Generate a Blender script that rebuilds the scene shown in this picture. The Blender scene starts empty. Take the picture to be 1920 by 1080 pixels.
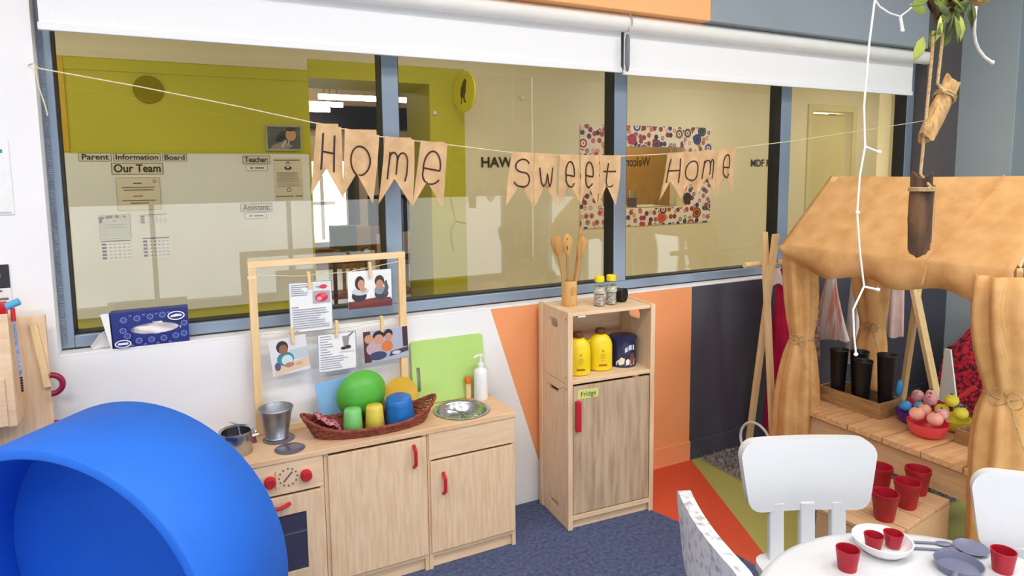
import bpy, math, random
from math import sin, cos, pi, radians, hypot, atan2
from mathutils import Vector, Matrix
from mathutils.geometry import tessellate_polygon

random.seed(7)
scene = bpy.context.scene
COL = scene.collection

# ------------------------------------------------------------------ camera
cam_d = bpy.data.cameras.new('camera')
cam = bpy.data.objects.new('camera', cam_d)
COL.objects.link(cam)
YAW, PITCH, ROLL = 1.10382, 0.104805, -0.0098783
fwd = Vector((cos(YAW)*cos(PITCH), sin(YAW)*cos(PITCH), -sin(PITCH)))
rt = fwd.cross(Vector((0, 0, 1))).normalized()
up = rt.cross(fwd)
r2 = rt*cos(ROLL) + up*sin(ROLL)
u2 = up*cos(ROLL) - rt*sin(ROLL)
cam.matrix_world = Matrix(((r2.x, u2.x, -fwd.x, 0), (r2.y, u2.y, -fwd.y, 0), (r2.z, u2.z, -fwd.z, 1.5), (0, 0, 0, 1)))
cam_d.sensor_width = 36
cam_d.lens = 1226/1920*36
cam_d.shift_y = -(540-455.5)/1920
cam_d.clip_start = 0.05
scene.camera = cam

# ------------------------------------------------------------------ world, lights, exposure
world = bpy.data.worlds.new('overcast_sky')
scene.world = world
world.use_nodes = True
bg = world.node_tree.nodes['Background']
bg.inputs[0].default_value = (0.93, 0.96, 1.0, 1)
bg.inputs[1].default_value = 4.5


def area(name, loc, size, power, col=(1, 1, 1), rot=(0, 0, 0)):
    d = bpy.data.lights.new(name, 'AREA')
    d.shape = 'RECTANGLE'
    d.size, d.size_y = size
    d.energy = power
    d.color = col
    o = bpy.data.objects.new(name, d)
    o.location = loc
    o.rotation_euler = rot
    COL.objects.link(o)
    return o


ROOM_FILLS = [(-0.9, -1.4), (1.2, -1.4), (3.3, -1.4), (-0.9, 0.5), (1.2, 0.5), (3.3, 0.5)]
for lx, ly in ROOM_FILLS:
    area('ceiling_fill_light', (lx, ly, 3.13), (1.15, 0.55), 33, (1.0, 0.97, 0.93))  # unseen fill light added overhead to brighten the room
for lx, lp in ((-0.6, 8), (1.8, 11), (4.2, 17), (6.6, 19)):
    area('corridor_fill_light', (lx, 3.8, 2.55), (1.1, 0.5), lp, (1.0, 0.95, 0.84))  # added corridor fills, powers set to brighten the walls behind the glass

scene.view_settings.view_transform = 'Standard'
scene.view_settings.look = 'None'
scene.view_settings.exposure = 0.0
scene.view_settings.gamma = 1.0
scene.view_settings.use_curve_mapping = False

# ------------------------------------------------------------------ helpers


def lin(c):
    o = []
    for x in c[:3]:
        x = x/255.0
        o.append(x/12.92 if x <= 0.04045 else ((x+0.055)/1.055)**2.4)
    return (o[0], o[1], o[2], 1.0)


MATS = {}


def mat(name, col, rough=0.5, metal=0.0, noise=None, bump=0.0, bscale=60.0, spec=0.5, trans=0.0, sheen=0.0, stretch=None, emit=0.0, coat=0.0):
    """noise = (scale, second colour, low, high): mottles between the two colours."""
    if name in MATS:
        return MATS[name]
    m = bpy.data.materials.new(name)
    m.use_nodes = True
    nt = m.node_tree
    b = nt.nodes['Principled BSDF']
    b.inputs['Base Color'].default_value = lin(col)
    b.inputs['Roughness'].default_value = rough
    b.inputs['Metallic'].default_value = metal
    b.inputs['Specular IOR Level'].default_value = spec
    if trans:
        b.inputs['Transmission Weight'].default_value = trans
    if coat:
        b.inputs['Coat Weight'].default_value = coat
    if emit:
        b.inputs['Emission Color'].default_value = lin(col)
        b.inputs['Emission Strength'].default_value = emit
    tc = nt.nodes.new('ShaderNodeTexCoord')
    mp = nt.nodes.new('ShaderNodeMapping')
    if stretch:
        mp.inputs['Scale'].default_value = stretch
    nt.links.new(tc.outputs['Object'], mp.inputs['Vector'])
    if noise:
        n = nt.nodes.new('ShaderNodeTexNoise')
        n.inputs['Scale'].default_value = noise[0]
        n.inputs['Detail'].default_value = 5
        rp = nt.nodes.new('ShaderNodeValToRGB')
        rp.color_ramp.elements[0].position = noise[2] if len(noise) > 2 else 0.35
        rp.color_ramp.elements[1].position = noise[3] if len(noise) > 3 else 0.65
        rp.color_ramp.elements[0].color = lin(noise[1])
        rp.color_ramp.elements[1].color = lin(col)
        nt.links.new(mp.outputs['Vector'], n.inputs['Vector'])
        nt.links.new(n.outputs['Fac'], rp.inputs['Fac'])
        nt.links.new(rp.outputs['Color'], b.inputs['Base Color'])
    if bump:
        n2 = nt.nodes.new('ShaderNodeTexNoise')
        n2.inputs['Scale'].default_value = bscale
        n2.inputs['Detail'].default_value = 3
        bp = nt.nodes.new('ShaderNodeBump')
        bp.inputs['Strength'].default_value = bump
        bp.inputs['Distance'].default_value = 0.01
        nt.links.new(mp.outputs['Vector'], n2.inputs['Vector'])
        nt.links.new(n2.outputs['Fac'], bp.inputs['Height'])
        nt.links.new(bp.outputs['Normal'], b.inputs['Normal'])
    MATS[name] = m
    return m


def wood(name, c1, c2, axis='z', scale=9.0, rough=0.5):
    st = {'x': (0.9, 9, 9), 'y': (9, 0.9, 9), 'z': (9, 9, 0.9)}[axis]
    return mat(name, c1, rough, noise=(scale, c2, 0.30, 0.62), stretch=st, bump=0.05, bscale=scale*4)


def weave_mat(name, c1, c2, scale=220.0):
    """hessian: crossing threads"""
    if name in MATS:
        return MATS[name]
    m = bpy.data.materials.new(name)
    m.use_nodes = True
    nt = m.node_tree
    b = nt.nodes['Principled BSDF']
    b.inputs['Roughness'].default_value = 0.95
    b.inputs['Specular IOR Level'].default_value = 0.1
    tc = nt.nodes.new('ShaderNodeTexCoord')
    w = []
    for dr in ('Y', 'Z'):
        wv = nt.nodes.new('ShaderNodeTexWave')
        wv.bands_direction = dr
        wv.inputs['Scale'].default_value = scale/6
        wv.inputs['Distortion'].default_value = 1.5
        wv.inputs['Detail'].default_value = 2
        nt.links.new(tc.outputs['Object'], wv.inputs['Vector'])
        w.append(wv)
    mx = nt.nodes.new('ShaderNodeMath')
    mx.operation = 'MULTIPLY'
    nt.links.new(w[0].outputs['Fac'], mx.inputs[0])
    nt.links.new(w[1].outputs['Fac'], mx.inputs[1])
    no = nt.nodes.new('ShaderNodeTexNoise')
    no.inputs['Scale'].default_value = 14
    no.inputs['Detail'].default_value = 6
    nt.links.new(tc.outputs['Object'], no.inputs['Vector'])
    ad = nt.nodes.new('ShaderNodeMath')
    ad.operation = 'MULTIPLY_ADD'
    ad.inputs[1].default_value = 0.35
    nt.links.new(mx.outputs[0], ad.inputs[0])
    nt.links.new(no.outputs['Fac'], ad.inputs[2])
    rp = nt.nodes.new('ShaderNodeValToRGB')
    rp.color_ramp.elements[0].position = 0.35
    rp.color_ramp.elements[1].position = 0.8
    rp.color_ramp.elements[0].color = lin(c2)
    rp.color_ramp.elements[1].color = lin(c1)
    nt.links.new(ad.outputs[0], rp.inputs['Fac'])
    nt.links.new(rp.outputs['Color'], b.inputs['Base Color'])
    bp = nt.nodes.new('ShaderNodeBump')
    bp.inputs['Strength'].default_value = 0.4
    bp.inputs['Distance'].default_value = 0.002
    nt.links.new(mx.outputs[0], bp.inputs['Height'])
    nt.links.new(bp.outputs['Normal'], b.inputs['Normal'])
    # hessian lets some light through
    tr = nt.nodes.new('ShaderNodeBsdfTranslucent')
    nt.links.new(rp.outputs['Color'], tr.inputs['Color'])
    ms = nt.nodes.new('ShaderNodeMixShader')
    ms.inputs[0].default_value = 0.3
    nt.links.new(b.outputs[0], ms.inputs[1])
    nt.links.new(tr.outputs[0], ms.inputs[2])
    nt.links.new(ms.outputs[0], nt.nodes['Material Output'].inputs[0])
    MATS[name] = m
    return m


def pane_mat(name, tint, refl=1.0):
    m = bpy.data.materials.new(name)
    m.use_nodes = True
    nt = m.node_tree
    nt.nodes.remove(nt.nodes['Principled BSDF'])
    t = nt.nodes.new('ShaderNodeBsdfTransparent')
    t.inputs[0].default_value = (*tint, 1)
    g = nt.nodes.new('ShaderNodeBsdfGlossy')
    g.inputs['Roughness'].default_value = 0.0
    fr = nt.nodes.new('ShaderNodeFresnel')
    ge = nt.nodes.new('ShaderNodeNewGeometry')
    io = nt.nodes.new('ShaderNodeMapRange')   # same thin-pane reflection on both faces of the sheet
    io.inputs['To Min'].default_value = 1.5
    io.inputs['To Max'].default_value = 1/1.5
    nt.links.new(ge.outputs['Backfacing'], io.inputs['Value'])
    nt.links.new(io.outputs[0], fr.inputs['IOR'])
    ml = nt.nodes.new('ShaderNodeMath')
    ml.operation = 'MULTIPLY'
    ml.inputs[1].default_value = refl
    nt.links.new(fr.outputs[0], ml.inputs[0])
    ms = nt.nodes.new('ShaderNodeMixShader')
    nt.links.new(ml.outputs[0], ms.inputs[0])
    nt.links.new(t.outputs[0], ms.inputs[1])
    nt.links.new(g.outputs[0], ms.inputs[2])
    nt.links.new(ms.outputs[0], nt.nodes['Material Output'].inputs[0])
    MATS[name] = m
    return m


def print_mat():
    m = bpy.data.materials.new('printed_ink')
    m.use_nodes = True
    b = m.node_tree.nodes['Principled BSDF']
    b.inputs['Roughness'].default_value = 0.45
    a = m.node_tree.nodes.new('ShaderNodeVertexColor')
    a.layer_name = 'Col'
    m.node_tree.links.new(a.outputs['Color'], b.inputs['Base Color'])
    return m


PRINT = print_mat()


class MB:
    def __init__(s):
        s.v = []
        s.f = []
        s.c = []

    def add(s, vs, fs, mx=None, col=None):
        o = len(s.v)
        for p in vs:
            p = Vector(p)
            s.v.append(tuple(mx @ p) if mx else tuple(p))
        for q in fs:
            s.f.append(tuple(i+o for i in q))
            s.c.append(col)
        return s

    def box(s, a, b, mx=None):
        x0, y0, z0 = [min(a[i], b[i]) for i in range(3)]
        x1, y1, z1 = [max(a[i], b[i]) for i in range(3)]
        return s.add([(x0, y0, z0), (x1, y0, z0), (x1, y1, z0), (x0, y1, z0), (x0, y0, z1), (x1, y0, z1), (x1, y1, z1), (x0, y1, z1)],
                     [(0, 3, 2, 1), (4, 5, 6, 7), (0, 1, 5, 4), (1, 2, 6, 5), (2, 3, 7, 6), (3, 0, 4, 7)], mx)

    def bar(s, a, b, w, h=None, upv=(0, 0, 1)):
        """straight bar of section w x h between two points"""
        a, b = Vector(a), Vector(b)
        h = h or w
        d = (b-a).normalized()
        side = d.cross(Vector(upv))
        if side.length < 1e-4:
            side = d.cross(Vector((0, 1, 0)))
        side.normalize()
        n = side.cross(d)
        vs = []
        for p in (a, b):
            for i, j in ((-1, -1), (1, -1), (1, 1), (-1, 1)):
                vs.append(p + side*i*w/2 + n*j*h/2)
        return s.add(vs, [(0, 3, 2, 1), (4, 5, 6, 7), (0, 1, 5, 4), (1, 2, 6, 5), (2, 3, 7, 6), (3, 0, 4, 7)])

    def tube(s, pts, r, n=8, closed=False, mx=None, flat=None):
        pts = [Vector(p) for p in pts]
        k = len(pts)
        rs = r if isinstance(r, (list, tuple)) else [r]*k
        vs, fs = [], []
        ref = None
        for i, p in enumerate(pts):
            if closed:
                d = pts[(i+1) % k]-pts[i-1]
            else:
                d = pts[min(i+1, k-1)]-pts[max(i-1, 0)]
            if d.length < 1e-9:
                d = Vector((0, 0, 1))
            d.normalize()
            if ref is None:
                ref = d.orthogonal()
            ref = ref - d*ref.dot(d)
            if ref.length < 1e-6:
                ref = d.orthogonal()
            ref.normalize()
            o = d.cross(ref)
            for j in range(n):
                a = 2*pi*j/n
                q = ref*cos(a)*rs[i]+o*sin(a)*rs[i]
                if flat:
                    q.y *= flat
                vs.append(p+q)
        for i in range(k if closed else k-1):
            i2 = (i+1) % k
            for j in range(n):
                j2 = (j+1) % n
                fs.append((i*n+j, i*n+j2, i2*n+j2, i2*n+j))
        if not closed:
            fs.append(tuple(range(n-1, -1, -1)))
            fs.append(tuple((k-1)*n+j for j in range(n)))
        return s.add(vs, fs, mx)

    def lathe(s, prof, n=24, c=(0, 0, 0), mx=None, sx=1.0, sy=1.0):
        """prof = [(r, z), ...]; r = 0 closes to a point"""
        vs, rows = [], []
        for r, z in prof:
            if r <= 1e-6:
                rows.append([len(vs)])
                vs.append((c[0], c[1], c[2]+z))
            else:
                rows.append(list(range(len(vs), len(vs)+n)))
                for j in range(n):
                    a = 2*pi*j/n
                    vs.append((c[0]+r*cos(a)*sx, c[1]+r*sin(a)*sy, c[2]+z))
        fs = []
        for A, B in zip(rows, rows[1:]):
            for j in range(n):
                j2 = (j+1) % n
                if len(A) == 1 and len(B) == 1:
                    continue
                if len(A) == 1:
                    fs.append((A[0], B[j2], B[j]))
                elif len(B) == 1:
                    fs.append((A[j], A[j2], B[0]))
                else:
                    fs.append((A[j], A[j2], B[j2], B[j]))
        return s.add(vs, fs, mx)

    def plate(s, outer, holes=(), w0=0.0, w1=0.01, plane='xz', mx=None):
        """flat plate with holes; outline in 2D, thickness w0..w1 along the third axis"""
        loops = [list(outer)]+[list(h) for h in holes]
        flat = [p for lp in loops for p in lp]
        tris = tessellate_polygon([[Vector((p[0], p[1], 0)) for p in lp] for lp in loops])

        def P(p, w):
            if plane == 'xz':
                return (p[0], w, p[1])
            if plane == 'yz':
                return (w, p[0], p[1])
            return (p[0], p[1], w)
        n = len(flat)
        vs = [P(p, w0) for p in flat]+[P(p, w1) for p in flat]
        fs = [tuple(t) for t in tris]+[tuple(i+n for i in reversed(t)) for t in tris]
        o = 0
        for lp in loops:
            k = len(lp)
            for i in range(k):
                j = (i+1) % k
                fs.append((o+i, o+j, o+j+n, o+i+n))
            o += k
        return s.add(vs, fs, mx)

    def sphere(s, c, r, n=16, m=10, sc=(1, 1, 1)):
        prof = [(r*sin(pi*i/m), -r*cos(pi*i/m)) for i in range(m+1)]
        prof[0] = (0, -r)
        prof[-1] = (0, r)
        return s.lathe(prof, n, (0, 0, 0), Matrix.Translation(c) @ Matrix.Diagonal((*sc, 1)))

    def build(s, name, m=None, parent=None, smooth=False, bevel=0.0, loc=None, rot=None, seg=2, ang=40, fix=True):
        me = bpy.data.meshes.new(name)
        me.from_pydata(s.v, [], s.f)
        if fix:
            import bmesh
            bm = bmesh.new()
            bm.from_mesh(me)
            bmesh.ops.recalc_face_normals(bm, faces=bm.faces)
            bm.to_mesh(me)
            bm.free()
        me.update()
        if any(c is not None for c in s.c):
            at = me.color_attributes.new('Col', 'FLOAT_COLOR', 'CORNER')
            for p, c in zip(me.polygons, s.c):
                for li in p.loop_indices:
                    at.data[li].color = c or (1, 1, 1, 1)
        if m:
            me.materials.append(m)
        if smooth:
            me.polygons.foreach_set('use_smooth', [True]*len(me.polygons))
            me.set_sharp_from_angle(angle=radians(ang))
        o = bpy.data.objects.new(name, me)
        COL.objects.link(o)
        if parent:
            o.parent = parent
        if loc:
            o.location = loc
        if rot:
            o.rotation_euler = rot
        if bevel:
            md = o.modifiers.new('bevel', 'BEVEL')
            md.width = bevel
            md.segments = seg
            md.limit_method = 'ANGLE'
            md.angle_limit = radians(50)
        return o


def box_obj(name, a, b, m, parent=None, bevel=0.0):
    return MB().box(a, b).build(name, m, parent, bevel=bevel)


def tag(o, label=None, cat=None, group=None, kind=None):
    if label:
        o['label'] = label
    if cat:
        o['category'] = cat
    if group:
        o['group'] = group
    if kind:
        o['kind'] = kind
    return o


def thing(name, label, cat, loc=(0, 0, 0), rz=0.0, group=None, rot=None):
    o = bpy.data.objects.new(name, None)
    o.empty_display_size = 0.05
    COL.objects.link(o)
    o.location = loc
    o.rotation_euler = rot or (0, 0, rz)
    return tag(o, label, cat, group)


def struct(o):
    o['kind'] = 'structure'
    return o


def copy_tree(o, parent=None):
    c = o.copy()
    COL.objects.link(c)
    c.parent = parent
    for ch in list(o.children):
        copy_tree(ch, c)
    return c


def lettering(text, size, m, parent, loc, width=None, mirror=False, name='lettering', rz=0.0, bold=0.0):
    """flat text standing in the xz plane, facing -y, centred on loc"""
    cu = bpy.data.curves.new(name, 'FONT')
    cu.body = text
    cu.size = size
    cu.align_x = 'CENTER'
    cu.align_y = 'CENTER'
    cu.extrude = 0.0004
    cu.offset = bold
    t = bpy.data.objects.new(name, cu)
    COL.objects.link(t)
    bpy.context.view_layer.update()
    dg = bpy.context.evaluated_depsgraph_get()
    me = bpy.data.meshes.new_from_object(t.evaluated_get(dg))
    w = max(v.co.x for v in me.vertices)-min(v.co.x for v in me.vertices)
    k = (width/w) if width else 1.0
    for v in me.vertices:
        v.co = Vector((v.co.x*k*(-1 if mirror else 1), -v.co.z, v.co.y))
    bpy.data.objects.remove(t)
    bpy.data.curves.remove(cu)
    me.materials.clear()
    me.materials.append(m)
    o = bpy.data.objects.new(name, me)
    COL.objects.link(o)
    o.parent = parent
    o.location = loc
    o.rotation_euler = (0, 0, rz)
    return o


class Print:
    """flat ink on a card: coordinates 0..1 across and up the card, facing -y"""

    def __init__(s, w, h):
        s.w, s.h, s.k = w, h, 0
        s.m = MB()

    def poly(s, pts, c):
        s.k += 1
        y = -0.00012*s.k
        vs = [((p[0]-0.5)*s.w, y, (p[1]-0.5)*s.h) for p in pts]
        s.m.add(vs, [tuple(range(len(vs)))], None, lin(c))
        return s

    def rect(s, x, y, w, h, c):
        return s.poly([(x, y), (x+w, y), (x+w, y+h), (x, y+h)], c)

    def ell(s, x, y, rx, ry, c, n=14):
        return s.poly([(x+rx*cos(2*pi*i/n), y+ry*sin(2*pi*i/n)) for i in range(n)], c)

    def lines(s, x, y0, y1, w, n, c, t=0.018, rag=0.3):
        for i in range(n):
            yy = y1-(y1-y0)*i/max(1, n-1)
            s.rect(x, yy, w*(1-random.random()*rag), t, c)
        return s

    def frame(s, c, t=0.02):
        a = s.h/s.w
        s.rect(0, 0, 1, t, c).rect(0, 1-t, 1, t, c).rect(0, 0, t*a, 1, c).rect(1-t*a, 0, t*a, 1, c)
        return s

    def build(s, parent, y=-0.001, name='print'):
        o = s.m.build(name, PRINT, parent, fix=False)
        o.location = (0, y, 0)
        return o


def card(name, label, cat, x0, x1, z0, z1, y, m, t=0.002, tilt=0.0, group=None):
    """a thin upright card, origin at its centre; returns (thing, Print)"""
    w, h = x1-x0, z1-z0
    e = thing(name, label, cat, ((x0+x1)/2, y, (z0+z1)/2), group=group, rot=(0, tilt, 0))
    MB().box((-w/2, 0, -h/2), (w/2, t, h/2)).build('sheet', m, e)
    return e, Print(w, h)


def ring_pts(c, r, n=24, plane='xy', sx=1.0, sy=1.0, a0=0.0, a1=2*pi, close=True):
    k = n if close else n+1
    o = []
    for i in range(k):
        a = a0+(a1-a0)*i/n
        u, v = r*cos(a)*sx, r*sin(a)*sy
        o.append({'xy': (c[0]+u, c[1]+v, c[2]), 'xz': (c[0]+u, c[1], c[2]+v), 'yz': (c[0], c[1]+u, c[2]+v)}[plane])
    return o


def rrect(x0, y0, x1, y1, r, n=5):
    o = []
    for cx, cy, a in ((x1-r, y0+r, -90), (x1-r, y1-r, 0), (x0+r, y1-r, 90), (x0+r, y0+r, 180)):
        for i in range(n+1):
            t = radians(a+90*i/n)
            o.append((cx+r*cos(t), cy+r*sin(t)))
    return o


# ------------------------------------------------------------------ materials
white_paint = mat('white_paint', (244, 243, 243), 0.6, noise=(3, (240, 239, 240)), bump=0.02)
orange_paint = mat('orange_paint', (246, 164, 108), 0.55, noise=(2.5, (243, 158, 102)), bump=0.02)
orange_lit = mat('orange_bulkhead_lit', (255, 186, 120), 0.5, noise=(2, (253, 182, 116)), bump=0.02)  # wall orange lightened in the colour for light on the bulkhead
grey_bulk = mat('grey_bulkhead_lit', (150, 160, 168), 0.5, noise=(2, (146, 156, 164)), bump=0.02)  # grey made lighter in the colour to stand for window light
navy_paint = mat('charcoal_navy_paint', (74, 74, 84), 0.5, noise=(2, (68, 68, 80)), bump=0.03)
taupe_paint = mat('dark_taupe_paint', (96, 90, 90), 0.55, noise=(2, (90, 84, 85)), bump=0.03)
sage_paint = mat('sage_grey_paint', (170, 184, 188), 0.55, noise=(2, (165, 179, 183)), bump=0.03)
slate_paint = mat('slate_blue_paint', (146, 162, 172), 0.55, noise=(2, (141, 157, 167)), bump=0.03)
alu = mat('blue_grey_aluminium', (140, 155, 172), 0.35, metal=0.25, noise=(5, (134, 150, 168)))
gasket = mat('black_gasket', (30, 30, 30), 0.6, noise=(20, (22, 22, 22)))
glass = pane_mat('window_glass', (0.985, 0.975, 0.94), 1.0)
clear = pane_mat('clear_glass', (0.96, 0.97, 0.97), 1.0)
blind_m = mat('blind_fabric', (246, 246, 246), 0.7, noise=(300, (238, 238, 238)), bump=0.05, bscale=400)
tube_m = mat('cream_blind_tube', (244, 242, 236), 0.4, noise=(8, (240, 238, 231)))
lime_paint = mat('lime_wall_paint', (198, 192, 36), 0.55, noise=(1.5, (191, 185, 34)), bump=0.03)
gold_strip = mat('gold_strip_colour', (216, 178, 30), 0.55, noise=(1.5, (206, 168, 26)))
cream_paint = mat('cream_wall_paint', (236, 226, 190), 0.6, noise=(1.5, (230, 220, 184)), bump=0.02)
board_m = mat('white_board', (236, 236, 226), 0.3, noise=(3, (230, 231, 222)))
paper = mat('white_paper', (244, 244, 242), 0.7, noise=(30, (238, 238, 236)))
cream_paper = mat('cream_paper', (226, 218, 190), 0.7, noise=(30, (222, 213, 184)))
black_ink = mat('black_ink', (28, 26, 24), 0.6, noise=(60, (20, 19, 18)))
brown_ink = mat('dark_brown_ink', (62, 34, 26), 0.7, noise=(60, (50, 28, 22)))
kraft = mat('kraft_paper', (222, 184, 138), 0.85, noise=(25, (208, 168, 122)), bump=0.15, bscale=40)
twine_m = mat('jute_twine', (206, 176, 128), 0.95, noise=(120, (176, 144, 98)), bump=0.5, bscale=300)
string_m = mat('cream_string', (238, 226, 190), 0.9, noise=(90, (220, 206, 164)))
wire_m = mat('white_wire', (244, 244, 240), 0.45, noise=(50, (236, 236, 232)))
birch = wood('birch_board', (238, 208, 172), (228, 192, 152), 'x')
birch_v = wood('birch_board_upright', (236, 206, 170), (222, 186, 146), 'z')
maple = wood('maple_counter', (234, 198, 160), (222, 180, 140), 'x')
pine = wood('pine_batten', (240, 206, 154), (230, 190, 134), 'z')
pine_x = wood('pine_batten_across', (246, 214, 166), (236, 198, 144), 'x')
pine_y = wood('pine_plank', (226, 182, 134), (198, 148, 98), 'x', 7)
tan_ply = wood('tan_plywood', (216, 178, 138), (204, 164, 122), 'y')
crate_w = wood('weathered_crate_wood', (176, 138, 92), (140, 102, 62), 'y')
laminate = wood('oak_laminate', (206, 180, 150), (172, 144, 116), 'z', 5)
log_w = wood('driftwood', (198, 160, 108), (150, 112, 66), 'z', 12, 0.9)
bark = mat('tree_bark', (112, 82, 56), 0.95, noise=(18, (62, 44, 32), 0.4, 0.6), bump=0.8, bscale=30, stretch=(1, 1, 0.3))
bamboo = wood('bamboo', (218, 172, 104), (196, 146, 78), 'z')
spoonw = wood('spoon_wood', (200, 148, 82), (176, 122, 60), 'z')
red_pl = mat('red_plastic', (200, 28, 48), 0.4, noise=(10, (190, 24, 44)))
steel = mat('brushed_steel', (200, 202, 206), 0.25, metal=1.0, noise=(30, (176, 178, 184)), stretch=(1, 1, 6))
zinc = mat('zinc_bucket', (178, 184, 190), 0.4, metal=0.9, noise=(14, (150, 156, 164)))
wicker = mat('red_brown_wicker', (168, 86, 62), 0.7, noise=(60, (120, 54, 40)), bump=0.3, bscale=120)
green_pl = mat('green_plastic', (88, 178, 62), 0.4, noise=(8, (82, 170, 58)))
lgreen_pl = mat('mint_green_plastic', (128, 206, 118), 0.4, noise=(8, (122, 200, 112)))
yellow_pl = mat('yellow_plastic', (226, 206, 84), 0.4, noise=(8, (220, 198, 78)))
amber_pl = mat('amber_plastic', (236, 190, 60), 0.4, noise=(8, (230, 182, 56)))
blue_pl = mat('blue_plastic', (34, 112, 190), 0.35, noise=(8, (30, 106, 184)))
skyblue_pl = mat('sky_blue_plastic', (140, 190, 232), 0.5, noise=(8, (134, 184, 228)))
apple_pl = mat('apple_green_plastic', (184, 218, 122), 0.5, noise=(6, (178, 213, 116)))
white_pl = mat('white_plastic', (240, 240, 240), 0.4, noise=(8, (234, 234, 236)))
foam_blue = mat('blue_foam', (26, 112, 226), 0.65, noise=(4, (22, 104, 216)), bump=0.03)
navy_box = mat('navy_print_card', (26, 40, 128), 0.4, noise=(20, (22, 34, 116)))
jug_y = mat('yellow_jug', (246, 218, 26), 0.35, noise=(6, (240, 210, 22)))
brown_cap = mat('brown_cap', (112, 56, 36), 0.45, noise=(20, (100, 48, 30)))
tin_navy = mat('navy_tin', (30, 36, 78), 0.3, noise=(10, (26, 32, 70)))
black_pl = mat('black_plastic', (26, 25, 27), 0.45, noise=(20, (20, 19, 22)))
burlap = weave_mat('burlap', (252, 208, 146), (228, 176, 110), 640.0)
magenta_cl = mat('magenta_cloth', (214, 14, 84), 0.8, noise=(12, (186, 8, 70)), bump=0.1)
white_cl = mat('white_cloth', (240, 234, 230), 0.85, noise=(14, (228, 220, 216)), bump=0.1)
shag = mat('shag_rug_pile', (178, 170, 164), 0.95, noise=(40, (104, 98, 98), 0.38, 0.6))
red_dk = mat('deep_red_plastic', (176, 20, 44), 0.45, noise=(10, (160, 16, 38)))
leaf_m = mat('dried_green_leaf', (112, 128, 48), 0.7, noise=(20, (70, 78, 34)))
leaf_l = mat('pale_green_leaf', (196, 206, 100), 0.7, noise=(20, (160, 172, 76)))
chair_m = mat('white_chair_plastic', (216, 218, 222), 0.35, noise=(4, (212, 214, 218)))
scuff_m = mat('scuffed_white_plastic', (218, 220, 224), 0.5, noise=(45, (160, 162, 170), 0.34, 0.50))

# ------------------------------------------------------------------ the room
XL, XR, YB, YW, HC = -2.2, 4.52, -3.0, 2.53, 3.2
carpet = mat('blue_grey_carpet', (92, 104, 140), 0.95, noise=(60, (66, 76, 112), 0.35, 0.65), bump=0.6, bscale=220)
red_floor = mat('red_orange_vinyl', (212, 84, 54), 0.5, noise=(3, (206, 78, 50)))
lime_floor = mat('olive_lime_vinyl', (172, 172, 96), 0.5, noise=(3, (166, 166, 90)))
ceil_m = mat('ceiling_white', (238, 238, 236), 0.8, noise=(2, (234, 234, 232)))
struct(box_obj('floor', (XL-0.15, YB-0.15, -0.06), (XR+0.15, 2.68, 0.0), carpet))
struct(MB().plate([(1.70, 2.53), (1.843, 2.06), (1.9, 1.56), (2.315, 2.53)], (), 0.0, 0.0008, 'xy').build('floor_red', red_floor))
struct(MB().plate([(2.315, 2.53), (1.9, 1.56), (1.3, 0.1), (XR, 0.1), (XR, 2.53)], (), 0.0, 0.0008, 'xy').build('floor_lime', lime_floor))
struct(box_obj('ceiling', (XL-0.15, YB-0.15, HC), (XR+0.15, 2.75, HC+0.1), ceil_m))
struct(box_obj('wall_left', (XL-0.15, YB-0.15, 0), (XL, 2.68, HC), white_paint))
struct(box_obj('wall_right', (XR, 2.21, 0), (XR+0.15, 2.68, HC), sage_paint))
struct(MB().plate([(YB, 0), (2.21, 0), (2.21, HC), (YB, HC)], [[(-2.7, 0.08), (0.3, 0.08), (0.3, 1.2), (-2.7, 1.2)]], XR+0.012, XR+0.15, 'yz').build('wall_right_front', slate_paint))
wr = struct(thing('window_5', None, None, (XR+0.08, 0, 0)))
for yy in (-2.7, -1.75, -0.75, 0.25):
    box_obj('mullion', (-0.03, yy, 0.08), (0.03, yy+0.05, 1.2), alu, wr)
box_obj('pane', (-0.004, -2.7, 0.08), (0.004, 0.3, 1.2), clear, wr)
# rear wall with a long band of low windows
struct(MB().plate([(XL, 0), (XR, 0), (XR, HC), (XL, HC)], [[(-1.8, 0.08), (4.1, 0.08), (4.1, 1.2), (-1.8, 1.2)]], YB-0.15, YB, 'xz').build('wall_back', navy_paint))
wb = struct(thing('window_2', None, None, (0, YB-0.08, 0)))
for xx in (-1.8, -0.33, 1.14, 2.61, 4.06):
    box_obj('mullion', (xx, -0.03, 0.08), (xx+0.05, 0.03, 1.2), alu, wb)
box_obj('pane', (-1.8, -0.004, 0.08), (4.1, 0.004, 1.2), clear, wb)
# added out-of-view housings dressed around the overhead fill lights
housing = mat('fill_light_housing', (236, 236, 236), 0.4, noise=(6, (230, 230, 230)))
for i, (lx, ly) in enumerate(ROOM_FILLS):
    struct(MB().plate([(lx-0.63, ly-0.33), (lx+0.63, ly-0.33), (lx+0.63, ly+0.33), (lx-0.63, ly+0.33)], [[(lx-0.58, ly-0.28), (lx+0.58, ly-0.28), (lx+0.58, ly+0.28), (lx-0.58, ly+0.28)]], 3.12, 3.2, 'xy').build('trim_fill_housing', housing))
for lx in (-0.6, 1.8, 4.2, 6.6):
    struct(MB().plate([(lx-0.59, 3.51), (lx+0.59, 3.51), (lx+0.59, 4.09), (lx-0.59, 4.09)], [[(lx-0.555, 3.545), (lx+0.555, 3.545), (lx+0.555, 4.055), (lx-0.555, 4.055)]], 2.54, 2.6, 'xy').build('trim_corridor_fill_housing', housing))
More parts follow.
